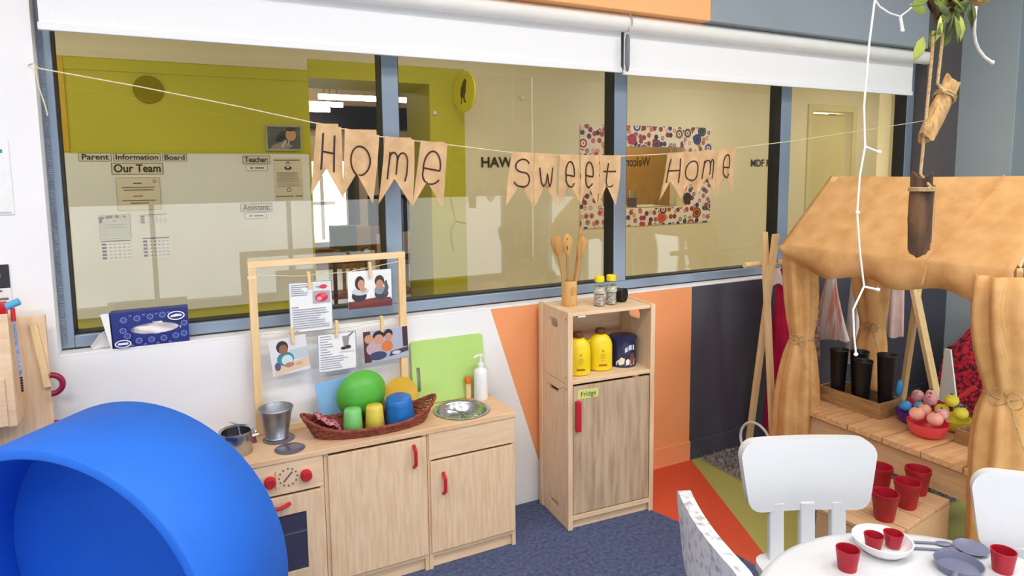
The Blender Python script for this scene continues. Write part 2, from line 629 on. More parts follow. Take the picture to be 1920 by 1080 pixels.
# window wall: white, orange and charcoal paint below the sill
struct(MB().plate([(XL, 0), (1.462, 0), (1.168, 0.918), (XL, 0.918)], (), YW, 2.68, 'xz').build('wall_white', white_paint))
struct(MB().plate([(1.462, 0), (2.302, 0), (2.302, 0.918), (1.168, 0.918)], (), YW, 2.68, 'xz').build('wall_orange', orange_paint))
struct(MB().plate([(2.302, 0), (XR, 0), (XR, 0.918), (2.302, 0.918)], (), YW+0.004, 2.68, 'xz').build('wall_charcoal', navy_paint))
struct(box_obj('baseboard_orange', (1.50, YW-0.012, 0), (2.302, YW, 0.105), orange_paint, None, 0.003))
struct(box_obj('baseboard_charcoal', (2.304, YW-0.010, 0), (XR, YW+0.004, 0.105), navy_paint, None, 0.003))
struct(box_obj('wall_beside_window', (XL, YW, 0.918), (-0.386, 2.68, HC), white_paint))
struct(box_obj('wall_window_right', (4.166, YW, 0.918), (XR, 2.68, HC), taupe_paint))
struct(box_obj('trim_orange_bulkhead', (XL, 2.40, 2.206), (2.268, 2.74, HC), orange_lit, None, 0.004))
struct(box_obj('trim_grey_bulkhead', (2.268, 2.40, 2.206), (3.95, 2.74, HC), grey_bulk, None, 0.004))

# ---- big internal window
win = struct(thing('window_1', None, None, (0, 2.60, 0)))
FB, FT = 0.93, 2.206
for nm, x0, x1, z0, z1 in (('frame_side', -0.392, -0.348, FB, FT), ('frame_side', 4.096, 4.163, FB, FT), ('frame_sill', -0.348, 4.096, FB, 0.972), ('frame_head', -0.348, 4.096, 2.15, FT),
                           ('mullion', 0.737, 0.805, 0.972, 2.15), ('mullion', 1.865, 1.937, 0.972, 2.15), ('mullion', 2.986, 3.065, 0.972, 2.15)):
    box_obj(nm, (x0, 0, z0), (x1, 0.08, z1), alu, win, 0.003)
for x0, x1 in ((-0.348, 0.737), (0.805, 1.865), (1.937, 2.986), (3.065, 4.096)):
    g = MB()
    for xa, xb in ((x0, x0+0.003), (x1-0.003, x1)):
        g.box((xa, 0.004, 0.972), (xb, 0.08, 2.15))
    g.box((x0+0.003, 0.02, 0.972), (x1-0.003, 0.08, 0.978))
    g.build('gasket', gasket, win)
    box_obj('pane', (x0+0.003, 0.046, 0.976), (x1-0.003, 0.054, 2.15), glass, win)
struct(box_obj('trim_sill_ledge', (-0.386, YW+0.002, 0.918), (4.166, 2.60, 0.926), mat('sill_white', (240, 239, 239), 0.5, noise=(4, (236, 235, 236))), None, 0.002))

# ---- roller blinds
for x0, x1, zb, lab in ((-0.36, 1.826, 1.958, 'long white roller blind over the left window panes'), (1.843, 3.975, 1.950, 'white roller blind over the right window panes, ending at dark wall')):
    e = thing('roller_blind', lab, 'blind', ((x0+x1)/2, 2.47, 2.17), group='roller blinds above the window')
    h = (x1-x0)/2
    MB().tube([(-h, 0, 0), (h+(0.085 if x0 > 0 else 0.0), 0, 0)], 0.037, 20).build('roller_tube', tube_m, e, True)
    MB().box((-h, 0.030, zb-2.17), (h, 0.032, 0.0)).build('fabric', blind_m, e)
    MB().box((-h-0.004, 0.024, zb-2.17-0.002), (h+0.004, 0.038, zb-2.17+0.022)).build('hem_bar', blind_m, e, bevel=0.003)
    MB().box((-h-0.006, -0.02, -0.03), (-h, 0.06, 0.036)).build('bracket', tube_m, e)
c = MB()
for i in range(146):
    c.sphere((-0.3745, 2.590, 1.99-i*0.0072), 0.0042, 6, 4, (1.6, 1, 0.7))
tag(c.build('blind_chain', mat('grey_bead', (150, 158, 168), 0.4, noise=(40, (120, 128, 140)))), 'grey bead pull chain hanging along the left window frame', 'chain', kind='stuff')
e = thing('blind_cord_tensioner', 'slim grey cord tensioner hanging between the two blinds', 'tensioner', (1.834, 2.462, 2.04))
MB().lathe([(0, -0.085), (0.006, -0.08), (0.011, -0.05), (0.011, 0.06), (0.005, 0.08), (0, 0.082)], 10).build('tensioner_body', mat('mid_grey_plastic', (120, 124, 132), 0.4, noise=(9, (112, 116, 124))), e, True)

# ------------------------------------------------------------------ corridor behind the glass
YC = 4.9
cf = mat('corridor_vinyl', (206, 200, 184), 0.4, noise=(3, (198, 192, 176)))
struct(box_obj('floor_corridor', (-3, 2.68, -0.06), (9, 5.5, 0), cf))
struct(box_obj('ceiling_corridor', (-3, 2.74, 2.6), (9, 5.5, 2.7), ceil_m))
struct(box_obj('wall_corridor_left', (-3, 2.68, 0), (-2.9, 5.48, 2.6), cream_paint))
struct(box_obj('wall_corridor_right', (8.9, 2.68, 0), (9.0, 5.48, 2.6), cream_paint))
struct(box_obj('wall_corridor_near', (XR, 2.68, 0), (9.0, 2.74, 2.6), cream_paint))
struct(box_obj('wall_lime', (-2.9, YC, 0), (0.855, 5.48, 2.25), lime_paint))
struct(box_obj('wall_lime_header', (0.855, YC, 2.20), (1.765, 5.48, 2.33), lime_paint))
struct(box_obj('wall_lime_jamb', (1.765, YC, 0), (2.057, 5.48, 2.33), lime_paint))
struct(box_obj('wall_corridor_upper', (-2.9, YC+0.006, 2.25), (0.855, 5.48, 2.6), cream_paint))
struct(box_obj('wall_corridor_over_door', (0.855, YC+0.006, 2.33), (2.057, 5.48, 2.6), cream_paint))
NX0, NX1, NZ0, NZ1 = 3.387, 4.33, 1.17, 1.74
DX0, DX1, DZ = 6.10, 6.75, 2.145
struct(MB().plate([(2.057, 0), (DX0, 0), (DX0, DZ), (DX1, DZ), (DX1, 0), (7.21, 0), (7.21, 2.6), (2.057, 2.6)], [[(NX0, NZ0), (NX1, NZ0), (NX1, NZ1), (NX0, NZ1)]], YC+0.004, 5.1, 'xz').build('wall_cream', cream_paint))
struct(box_obj('wall_cream_end', (7.43, YC+0.004, 0), (8.9, 5.1, 2.6), cream_paint))
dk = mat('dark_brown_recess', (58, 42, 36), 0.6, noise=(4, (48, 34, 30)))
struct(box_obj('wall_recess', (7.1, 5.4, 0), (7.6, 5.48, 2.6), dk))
struct(box_obj('trim_recess_rail', (7.21, 5.06, 2.06), (7.43, 5.10, 2.09), cream_paint))
struct(box_obj('trim_gold_strip', (-2.0, YC-0.012, 1.665), (-0.60, YC, 2.245), gold_strip, None, 0.004))  # flat gold strip on the lime wall, above board height
struct(box_obj('trim_lime_rail', (-0.60, YC-0.010, 2.17), (0.855, YC, 2.245), lime_paint, None, 0.003))
# cream door with its frame
dr = struct(thing('door_1', None, None, (DX0, YC, 0)))
dw = DX1-DX0
door_cream = mat('cream_door', (226, 214, 156), 0.5, noise=(3, (220, 207, 148)))
box_obj('leaf', (0.02, 0.08, 0.005), (dw-0.02, 0.12, DZ-0.02), door_cream, dr, 0.003)
for a, b in (((-0.07, -0.012, 0), (0.0, 0.004, DZ+0.07)), ((dw, -0.012, 0), (dw+0.07, 0.004, DZ+0.07)), ((0.0, -0.012, DZ), (dw, 0.004, DZ+0.07))):
    box_obj('door_frame', a, b, door_cream, dr, 0.003)
hd = MB().tube([(0.08, 0.08, 1.0), (0.08, 0.03, 1.0), (0.19, 0.03, 1.0)], 0.009, 8).build('handle', steel, dr, True)

# notice board
board = thing('notice_board', 'long white notice board mounted on the lime green wall', 'board', (0.088, YC-0.016, 1.135))
MB().box((-0.748, 0, -0.525), (0.748, 0.015, 0.525)).build('panel', board_m, board)
MB().box((-0.75, -0.002, 0.522), (0.75, 0.015, 0.530)).build('edge_strip', lime_paint, board)
YN = YC-0.0186


def sign(text, x0, x1, z0, z1, label, w=0.82, bold=0.0007, m=cream_paper, edge=(96, 90, 74)):
    e, p = card('word_sign', label, 'sign', x0, x1, z0, z1, YN, m)
    p.frame(edge, 0.05).build(e)
    lettering(text, (z1-z0)*0.95, black_ink, e, (0, -0.0022, 0), (x1-x0)*w, bold=bold)
    return e


sign('Parent', -0.557, -0.381, 1.606, 1.658, 'small framed word card reading Parent on the notice board')
sign('Information', -0.371, -0.106, 1.607, 1.656, 'small framed word card reading Information on the notice board', 0.9)
sign('Board', -0.096, 0.048, 1.607, 1.654, 'small framed word card reading Board on the notice board')
sign('Our Team', -0.386, -0.094, 1.522, 1.596, 'larger word card reading Our Team on the notice board', 0.9, 0.0012)
sign('Teacher:', 0.392, 0.571, 1.588, 1.645, 'small word card reading Teacher beside the printed profile', 0.85)
sign('Assistant:', 0.363, 0.570, 1.256, 1.315, 'small word card reading Assistant low on the notice board', 0.85)
for x0, x1, z0, z1, lab in ((0.410, 0.551, 1.541, 1.582, 'tiny name strip under the Teacher card'), (0.387, 0.531, 1.209, 1.251, 'tiny name strip under the Assistant card')):
    e, p = card('name_strip', lab, 'sign', x0, x1, z0, z1, YN, paper)
    p.frame((150, 146, 130), 0.06).rect(0.2, 0.36, 0.14, 0.22, (110, 106, 100)).rect(0.42, 0.36, 0.42, 0.22, (120, 116, 108)).build(e)
e, p = card('statement_sheet', 'printed statement sheet with two short paragraphs under Our Team', 'notice', -0.367, -0.118, 1.292, 1.503, YN, cream_paper)
p.frame((176, 168, 146), 0.012).rect(0.38, 0.80, 0.2, 0.04, (110, 96, 80)).rect(0.13, 0.68, 0.74, 0.03, (130, 122, 104)).rect(0.16, 0.60, 0.68, 0.03, (130, 122, 104))
p.rect(0.37, 0.41, 0.22, 0.035, (170, 120, 100)).rect(0.12, 0.28, 0.76, 0.03, (136, 126, 108)).rect(0.3, 0.20, 0.42, 0.03, (136, 126, 108))
p.ell(0.87, 0.88, 0.04, 0.05, (90, 86, 80)).ell(0.87, 0.88, 0.025, 0.032, (222, 213, 184)).build(e)
# collage of four laminated pages
e, p = card('menu_page', 'laminated page with a red and green flower garland along its top', 'notice', -0.474, -0.302, 1.112, 1.266, YN, paper)
p.rect(0.03, 0.06, 0.95, 0.9, (206, 210, 206)).frame((150, 152, 150), 0.02)
for i in range(16):
    t = random.random()
    p.ell(0.03+0.95*t, 0.93-0.1*random.random()*abs(t-0.5)*2, 0.05, 0.05, random.choice([(150, 40, 56), (104, 120, 60), (190, 190, 80), (60, 70, 50), (176, 80, 80)]))
p.ell(0.05, 0.8, 0.06, 0.14, (90, 90, 86)).rect(0.44, 0.72, 0.1, 0.04, (190, 110, 110)).rect(0.22, 0.58, 0.56, 0.03, (170, 172, 170)).rect(0.14, 0.46, 0.72, 0.03, (178, 180, 178)).build(e)
for x0, x1, z0, z1, lab in ((-0.249, -0.088, 1.20, 1.262, 'laminated weekly table page at the upper right of the page collage'), (-0.474, -0.304, 0.970, 1.104, 'laminated weekly table page below the garland page'), (-0.243, -0.082, 0.972, 1.112, 'laminated weekly table page at the lower right of the page collage')):
    e, p = card('timetable_page', lab, 'notice', x0, x1, z0, z1, YN, paper, group='weekly table pages')
    p.rect(0.02, 0.93, 0.96, 0.05, (80, 76, 84))
    for r in range(5):
        p.rect(0.03, 0.76-0.165*r, 0.15, 0.1, (104, 34, 54))
        for k in range(5):
            p.rect(0.26+0.15*k, 0.78-0.165*r, 0.09, 0.05, (184, 188, 188) if random.random() < 0.7 else (160, 164, 166))
    p.build(e)
e, p = card('profile_sheet', 'printed profile sheet with a small portrait, beside the Teacher card', 'notice', 0.591, 0.785, 1.333, 1.631, YN, cream_paper)
p.rect(0.02, 0.93, 0.9, 0.025, (120, 118, 84)).ell(0.5, 0.87, 0.07, 0.04, (90, 80, 70)).ell(0.5, 0.85, 0.045, 0.04, (214, 196, 160)).ell(0.5, 0.76, 0.13, 0.05, (66, 66, 62)).ell(0.5, 0.78, 0.05, 0.03, (220, 216, 206))
for a, b in ((0.58, 0.64), (0.46, 0.54), (0.32, 0.42)):
    p.lines(0.1, a, b, 0.82, 3, (170, 164, 138), 0.018, 0.12)
p.ell(0.5, 0.24, 0.08, 0.05, (104, 100, 88)).ell(0.5, 0.24, 0.055, 0.034, (222, 214, 186)).rect(0.04, 0.08, 0.6, 0.02, (110, 106, 92)).rect(0.72, 0.08, 0.24, 0.02, (110, 106, 92)).build(e)
e, p = card('bird_photograph', 'framed photo of a perched bird on the lime wall above the board', 'picture', 0.551, 0.791, 1.682, 1.858, YN, mat('photo_mount', (176, 176, 156), 0.5, noise=(9, (170, 170, 150))), 0.015)
p.rect(0.04, 0.06, 0.92, 0.88, (84, 92, 84)).rect(0.04, 0.55, 0.92, 0.3, (96, 100, 88)).poly([(0.1, 0.06), (0.6, 0.06), (0.75, 0.2), (0.45, 0.34), (0.16, 0.2)], (150, 140, 132))
p.poly([(0.24, 0.35), (0.34, 0.62), (0.55, 0.78), (0.56, 0.5), (0.4, 0.36)], (40, 42, 54)).ell(0.69, 0.62, 0.15, 0.24, (206, 156, 116)).ell(0.69, 0.84, 0.15, 0.08, (44, 44, 44)).ell(0.47, 0.68, 0.09, 0.1, (56, 56, 66))
p.poly([(0.4, 0.12), (0.5, 0.4), (0.58, 0.4), (0.46, 0.1)], (206, 190, 170)).poly([(0.57, 0.2), (0.62, 0.4), (0.66, 0.4), (0.61, 0.2)], (206, 190, 150)).build(e)
tag(MB().lathe([(0, -0.006), (0.085, -0.006), (0.088, 0), (0.085, 0.006), (0, 0.006)], 32).build('wall_disc', mat('dark_olive_disc', (146, 136, 4), 0.95, noise=(5, (138, 128, 4)), spec=0.1), None, True, loc=(-0.15, YC-0.008, 2.066), rot=(pi/2, 0, 0)), 'plain round dark olive disc high on the lime wall', 'disc')

# round blade sign with a bird silhouette
e = thing('blade_sign', 'round lime sign with a dark bird shape, jutting out beside doorway', 'sign', (1.99, 4.73, 2.135), rot=(0, 0, radians(9)))
dm = mat('bright_lime_sign', (222, 214, 60), 0.45, noise=(4, (216, 208, 56)))
MB().lathe([(0, -0.008), (0.152, -0.008), (0.157, 0), (0.152, 0.008), (0, 0.008)], 40, mx=Matrix.Rotation(pi/2, 4, 'Y')).build('disc', dm, e, True)
MB().box((-0.005, 0.10, -0.08), (0.005, 0.165, 0.05)).build('bracket', dm, e)
bird = [(-0.05, -0.09), (-0.035, -0.06), (-0.05, -0.02), (-0.04, 0.03), (-0.01, 0.075), (0.015, 0.095), (0.035, 0.085), (0.042, 0.06), (0.03, 0.04), (0.03, 0.0), (0.012, -0.035), (0.02, -0.075), (0.04, -0.07), (0.022, -0.09), (0.0, -0.075), (-0.006, -0.045), (-0.02, -0.05), (-0.035, -0.095)]
MB().plate([(-a, b) for a, b in bird], (), -0.0095, -0.0085, 'yz').build('bird_silhouette', mat('olive_brown_print', (88, 84, 24), 0.6, noise=(9, (80, 76, 20))), e)

e = thing('wall_lettering', 'bold black capital letters on cream wall left of the art border', 'lettering', (2.40, YC-0.002, 1.595))
lettering('HAWKS', 0.115, black_ink, e, (0, 0, 0), 0.41, bold=0.003)
e = thing('wall_lettering', 'bold black capital letters MDF on cream wall near the cream door', 'lettering', (5.465, YC-0.002, 1.585))
lettering('MDF ROOM', 0.10, black_ink, e, (0, 0, 0), 0.51, bold=0.0015)
for x, z, lab in ((2.573, 2.132, 'small white stud on the cream wall right of the round sign'), (1.80, 1.98, 'small white stud on the lime door jamb below the round sign')):
    tag(MB().lathe([(0, 0), (0.018, 0), (0.02, 0.012), (0.012, 0.028), (0, 0.03)], 14).build('wall_stud', white_pl, None, True, loc=(x, YC+0.002, z), rot=(pi/2, 0, 0)), lab, 'stud')


# ---- window with painted border, ochre room behind it
def dots_mat():
    m = bpy.data.materials.new('painted_ring_dots')
    m.use_nodes = True
    nt = m.node_tree
    b = nt.nodes['Principled BSDF']
    b.inputs['Roughness'].default_value = 0.7
    tc = nt.nodes.new('ShaderNodeTexCoord')
    sp = nt.nodes.new('ShaderNodeSeparateXYZ')
    cb = nt.nodes.new('ShaderNodeCombineXYZ')
    nt.links.new(tc.outputs['Object'], sp.inputs[0])
    nt.links.new(sp.outputs[0], cb.inputs[0])
    nt.links.new(sp.outputs[2], cb.inputs[1])
    prev = None
    for scale, rad, seed in ((17.0, 0.40, 0.0), (7.0, 0.36, 3.3)):
        mp = nt.nodes.new('ShaderNodeVectorMath')
        mp.operation = 'ADD'
        mp.inputs[1].default_value = (seed, seed*2, 0)
        nt.links.new(cb.outputs[0], mp.inputs[0])
        vo = nt.nodes.new('ShaderNodeTexVoronoi')
        vo.voronoi_dimensions = '2D'
        vo.inputs['Scale'].default_value = scale
        vo.inputs['Randomness'].default_value = 0.8
        nt.links.new(mp.outputs[0], vo.inputs['Vector'])
        sc = nt.nodes.new('ShaderNodeSeparateColor')
        nt.links.new(vo.outputs['Color'], sc.inputs[0])
        pals = []
        for k, cols in enumerate(([(196, 60, 60), (40, 62, 160), (214, 110, 40), (50, 56, 60), (230, 140, 130), (70, 96, 60), (150, 60, 100)], [(236, 200, 180), (30, 34, 60), (250, 236, 220), (206, 60, 50), (60, 30, 40)])):
            rp = nt.nodes.new('ShaderNodeValToRGB')
            rp.color_ramp.interpolation = 'CONSTANT'
            for i, c_ in enumerate(cols):
                el = rp.color_ramp.elements[i] if i < 2 else rp.color_ramp.elements.new(i/len(cols))
                el.position = i/len(cols)
                el.color = lin(c_)
            nt.links.new(sc.outputs[k], rp.inputs[0])
            pals.append(rp)
        # rings by distance
        rg = nt.nodes.new('ShaderNodeMath')
        rg.operation = 'MULTIPLY'
        rg.inputs[1].default_value = 3.2/rad
        nt.links.new(vo.outputs['Distance'], rg.inputs[0])
        fr = nt.nodes.new('ShaderNodeMath')
        fr.operation = 'PINGPONG'
        fr.inputs[1].default_value = 1.0
        nt.links.new(rg.outputs[0], fr.inputs[0])
        gt = nt.nodes.new('ShaderNodeMath')
        gt.operation = 'GREATER_THAN'
        gt.inputs[1].default_value = 0.55
        nt.links.new(fr.outputs[0], gt.inputs[0])
        mx = nt.nodes.new('ShaderNodeMix')
        mx.data_type = 'RGBA'
        nt.links.new(gt.outputs[0], mx.inputs[0])
        nt.links.new(pals[0].outputs[0], mx.inputs[6])
        nt.links.new(pals[1].outputs[0], mx.inputs[7])
        lt = nt.nodes.new('ShaderNodeMath')
        lt.operation = 'LESS_THAN'
        lt.inputs[1].default_value = rad
        nt.links.new(vo.outputs['Distance'], lt.inputs[0])
        fac = lt
        if seed:
            th = nt.nodes.new('ShaderNodeMath')
            th.operation = 'GREATER_THAN'
            th.inputs[1].default_value = 0.55
            nt.links.new(sc.outputs[2], th.inputs[0])
            fac = nt.nodes.new('ShaderNodeMath')
            fac.operation = 'MULTIPLY'
            nt.links.new(lt.outputs[0], fac.inputs[0])
            nt.links.new(th.outputs[0], fac.inputs[1])
        m2 = nt.nodes.new('ShaderNodeMix')
        m2.data_type = 'RGBA'
        nt.links.new(fac.outputs[0], m2.inputs[0])
        if prev is None:
            m2.inputs[6].default_value = lin((238, 226, 206))
        else:
            nt.links.new(prev.outputs[2], m2.inputs[6])
        nt.links.new(mx.outputs[2], m2.inputs[7])
        prev = m2
    nt.links.new(prev.outputs[2], b.inputs['Base Color'])
    return m


dots = dots_mat()
e = thing('art_border', 'white paper border painted with coloured ring dots around reception window', 'artwork', (3.9, YC-0.004, 1.46))
for a, b in (((-0.75, 0.28), (0.77, 0.47)), ((-0.75, -0.45), (0.77, -0.29)), ((-0.75, -0.29), (-0.513, 0.28)), ((0.43, -0.29), (0.77, 0.28))):
    box_obj('border_strip', (a[0], 0, a[1]), (b[0], 0.006, b[1]), dots, e)
ochre = mat('ochre_room_paint', (190, 140, 44), 0.6, noise=(3, (176, 128, 36)))
rw = struct(thing('window_3', None, None, (0, 5.0, 0)))
box_obj('back_panel', (NX0-0.4, 0.62, NZ0-0.4), (NX1+0.6, 0.64, NZ1+0.3), ochre, rw)
box_obj('counter_shelf', (NX0, 0.0, NZ0-0.03), (NX1, 0.5, NZ0), cream_paint, rw)
box_obj('pane', (NX0, 0.004, NZ0), (NX1, 0.012, NZ1), clear, rw)
lettering('Welcome', 0.12, black_ink, rw, (3.82, -0.001, 1.60), 0.36, mirror=True, bold=0.002)
area('reception_fill_light', (3.86, 5.32, 2.2), (0.9, 0.2), 7, (1.0, 0.9, 0.7))  # fill added inside the niche to brighten its dark ochre back
e = thing('glue_bottle', 'white bottle with a pointed cap behind the reception glass', 'bottle', (3.66, 5.17, NZ0))
MB().lathe([(0, 0), (0.034, 0), (0.036, 0.01), (0.036, 0.12), (0.02, 0.15), (0, 0.15)], 16).build('body', white_pl, e, True)
MB().lathe([(0.018, 0.15), (0.016, 0.16), (0.005, 0.2), (0, 0.2)], 12).build('cap', white_pl, e, True)
e = thing('pen_pot', 'dark blue pen pot behind the reception glass', 'pot', (3.92, 5.17, NZ0))
MB().lathe([(0, 0), (0.05, 0), (0.052, 0.09), (0.046, 0.09), (0.044, 0.01), (0, 0.01)], 16).build('pot_body', tin_navy, e, True)
for a in range(4):
    MB().tube([(0.02*cos(a*1.6), 0.02*sin(a*1.6), 0.01), (0.05*cos(a*1.6), 0.04*sin(a*1.6), 0.16)], 0.005, 6).build('pen', [red_pl, white_pl, blue_pl, green_pl][a], e)
tag(box_obj('framed_print', (3.70, 5.585, 1.36), (3.86, 5.60, 1.46), tin_navy), 'small dark picture on the ochre wall behind reception glass', 'picture')
tag(MB().bar((4.05, 5.2, NZ0+0.005), (4.28, 5.3, NZ0+0.005), 0.03, 0.01).build('ruler', white_pl), 'pale ruler lying on the reception shelf behind the glass', 'ruler')

# ------------------------------------------------------------------ far room through the doorway
FY = 11.0
dkceil = mat('dark_navy_ceiling', (40, 46, 60), 0.7, noise=(2, (34, 40, 54)))
beige = mat('beige_far_wall', (214, 196, 160), 0.6, noise=(2, (206, 188, 152)))
struct(box_obj('floor_far_room', (-1.5, 5.48, -0.06), (6, FY+0.1, 0), cf))
struct(box_obj('ceiling_far_room', (-1.5, 5.48, 3.0), (6, FY+0.1, 3.1), dkceil))
struct(box_obj('wall_far_left', (-1.6, 5.48, 0), (-1.5, FY, 3.0), beige))
struct(box_obj('wall_far_right', (6, 5.48, 0), (6.1, FY, 3.0), beige))
struct(MB().plate([(-1.5, 0), (6, 0), (6, 3.0), (-1.5, 3.0)], [[(0.9, 0.25), (2.47, 0.25), (2.47, 1.74), (0.9, 1.74)]], FY, FY+0.1, 'xz').build('wall_far_back', beige))
w4 = struct(thing('window_4', None, None, (0, FY, 0)))
box_obj('pane', (0.9, 0.04, 0.25), (2.47, 0.05, 1.74), clear, w4)
box_obj('frame_post', (2.47, -0.06, 0.0), (2.60, 0.05, 2.25), mat('dark_green_post', (40, 66, 56), 0.5, noise=(5, (34, 58, 50))), w4)
box_obj('frame_post', (2.60, -0.03, 0.0), (2.67, 0.05, 2.25), mat('mauve_brown_trim', (104, 84, 84), 0.5, noise=(5, (96, 78, 78))), w4)
struct(box_obj('trim_far_beam', (-1.5, FY-0.25, 2.27), (6, FY-0.05, 2.62), dkceil))
rl = thing('balcony_railing', 'grey railing seen outside the bright far window', 'railing', (1.9, 11.6, 0))
rg_m = mat('pale_grey_metal', (186, 184, 186), 0.5, noise=(9, (178, 176, 178)))
for x in (-0.15, 0.05, 0.25):
    MB().box((x, 0, 0.4), (x+0.06, 0.05, 1.5)).build('post', rg_m, rl)
MB().box((-0.4, 0.0, 1.0), (0.5, 0.05, 1.06)).build('rail', rg_m, rl)
struct(box_obj('floor_outside', (-1, 11.1, 0.2), (5, 12.5, 0.4), rg_m))
tube_light = mat('lamp_tube', (255, 240, 222), 0.4, emit=14.0)
for i, (x0, x1, y, z) in enumerate(((0.9, 2.6, 7.35, 2.5), (1.62, 3.0, 8.6, 2.5), (1.3, 2.12, 9.5, 2.5), (1.3, 2.1, 10.3, 2.5))):
    e = thing('linear_lamp', ['nearest long tube lamp at the top of the doorway', 'second long tube lamp seen through the doorway', 'third, shorter-looking tube lamp through the doorway', 'farthest and lowest-looking tube lamp through the doorway'][i], 'lamp', ((x0+x1)/2, y, z), group='tube lamps in the far room')
    h = (x1-x0)/2
    MB().tube([(-h, 0, 0), (h, 0, 0)], 0.035, 12).build('tube', tube_light, e, True)
    for s in (-0.8, 0.8):
        MB().tube([(s*h, 0, 0.03), (s*h, 0, 0.5)], 0.004, 5).build('hanger', steel, e)
MBd = mat('dark_walnut', (92, 58, 34), 0.5, noise=(6, (76, 46, 28)), stretch=(1, 6, 6))
honey = mat('honey_wood', (186, 132, 62), 0.5, noise=(6, (160, 106, 44)), stretch=(1, 6, 6))
tb = thing('activity_table', 'honey wood table crowded with boxes in the far room', 'table', (1.55, 6.7, 0))
box_obj('tabletop', (-0.55, -0.4, 0.61), (0.6, 0.4, 0.65), honey, tb, 0.006)
for x in (-0.5, 0.52):
    for y in (-0.35, 0.32):
        box_obj('leg', (x, y, 0), (x+0.05, y+0.05, 0.61), honey, tb)
dgreen = mat('bottle_green_card', (58, 104, 66), 0.6, noise=(9, (50, 92, 58)))
for nm, lab, cat, a, b, m_ in (('storage_box', 'green and tan box standing on the far table', 'box', (1.36, 6.75, 0.65), (1.60, 6.95, 0.985), dgreen),
                               ('storage_box', 'yellow tan box beside the green box on the far table', 'box', (1.605, 6.75, 0.65), (1.75, 6.92, 0.98), mat('tan_card', (204, 164, 88), 0.7, noise=(9, (192, 152, 76)))),
                               ('toy_block', 'red brown block at the right of the far table', 'toy', (1.76, 6.75, 0.65), (1.88, 6.88, 0.96), mat('rust_card', (170, 80, 40), 0.7, noise=(9, (156, 70, 34)))),
                               ('note_card', 'white card propped on the right end of the far table', 'card', (1.77, 6.60, 0.65), (1.86, 6.62, 0.90), paper)):
    tag(box_obj(nm, a, b, m_, None, 0.006), lab, cat)
e = thing('wicker_tray', 'round brown wicker basket on the left of the far table', 'basket', (1.22, 6.55, 0.65))
for k in range(6):
    MB().tube(ring_pts((0, 0, 0.012+0.02*k), 0.12+0.007*k, 20), 0.012, 6, True).build('weave', honey if k % 2 else MBd, e, True)
MB().lathe([(0, 0), (0.12, 0), (0.12, 0.008), (0, 0.008)], 20).build('base', MBd, e)
e = thing('wooden_tray', 'low honey wood tray in the middle of the far table', 'tray', (1.56, 6.42, 0.65))
box_obj('tray_base', (-0.14, -0.10, 0), (0.14, 0.10, 0.012), honey, e)
for a, b in (((-0.14, -0.10, 0.012), (0.14, -0.09, 0.08)), ((-0.14, 0.09, 0.012), (0.14, 0.10, 0.08)), ((-0.14, -0.09, 0.012), (-0.13, 0.09, 0.08)), ((0.13, -0.09, 0.012), (0.14, 0.09, 0.08))):
    box_obj('tray_side', a, b, honey, e)
e = thing('toy_figure', 'black and white round toy on the far table', 'toy', (1.66, 6.63, 0.65))
MB().sphere((0, 0, 0.06), 0.06, 14, 10).build('ball_body', black_pl, e, True)
MB().sphere((0.0, -0.03, 0.07), 0.04, 12, 8).build('white_patch', white_pl, e, True)
e = thing('display_screen', 'tilted black screen at the right side of the doorway view', 'screen', (2.02, 7.3, 0.0))
box_obj('screen_panel', (-0.15, 0, 0.85), (0.35, 0.03, 1.28), black_pl, e, 0.006)
box_obj('stand', (0.05, 0.0, 0.0), (0.10, 0.03, 0.85), black_pl, e)
ch = thing('slatted_chair', 'dark wooden slat-back chair in front of the far table, left one', 'chair', (1.33, 6.0, 0), group='wooden chairs in the far room')
for x in (-0.16, 0.13):
    box_obj('leg', (x, -0.16, 0), (x+0.03, -0.13, 0.78), MBd, ch)
    box_obj('leg', (x, 0.14, 0), (x+0.03, 0.17, 0.40), MBd, ch)
box_obj('seat', (-0.17, -0.16, 0.40), (0.17, 0.18, 0.43), honey, ch, 0.004)
box_obj('back_rail', (-0.13, -0.155, 0.72), (0.13, -0.135, 0.78), MBd, ch, 0.004)
for x in (-0.08, -0.015, 0.05):
    box_obj('back_slat', (x, -0.15, 0.43), (x+0.03, -0.14, 0.72), honey, ch)
c2 = copy_tree(ch)
c2.location = (1.74, 5.95, 0)
c2['label'] = 'dark wooden slat-back chair in front of the far table, right one'

# ------------------------------------------------------------------ bunting across the window
YF = 2.44
bun = thing('letter_bunting', 'kraft paper letter bunting reading Home Sweet Home, strung across the window', 'bunting', (0, YF, 0))
STR = [(-0.375, 1.845), (-0.36, 1.831), (-0.1, 1.79), (0.2, 1.737), (0.45, 1.688), (0.68, 1.645), (0.95, 1.618), (1.24, 1.588), (1.5, 1.578), (1.77, 1.575), (2.06, 1.588), (2.25, 1.598), (2.48, 1.618), (2.9, 1.66), (3.4, 1.72), (3.94, 1.785), (4.15, 1.815)]
MB().tube([(-0.40, 0.092, 1.852)]+[(x, 0, z) for x, z in STR]+[(4.20, 0.092, 1.822)], 0.0022, 6).build('string', string_m, bun, True)
MB().tube([(-0.37, -0.004, 1.84), (-0.365, -0.006, 1.78), (-0.352, -0.006, 1.72), (-0.348, -0.004, 1.69)], 0.002, 5).build('string_tail', string_m, bun, True)


def arc(cx, cy, rx, ry, a0, a1, n=14):
    return [(cx+rx*cos(radians(a0+(a1-a0)*i/n)), cy+ry*sin(radians(a0+(a1-a0)*i/n))) for i in range(n+1)]


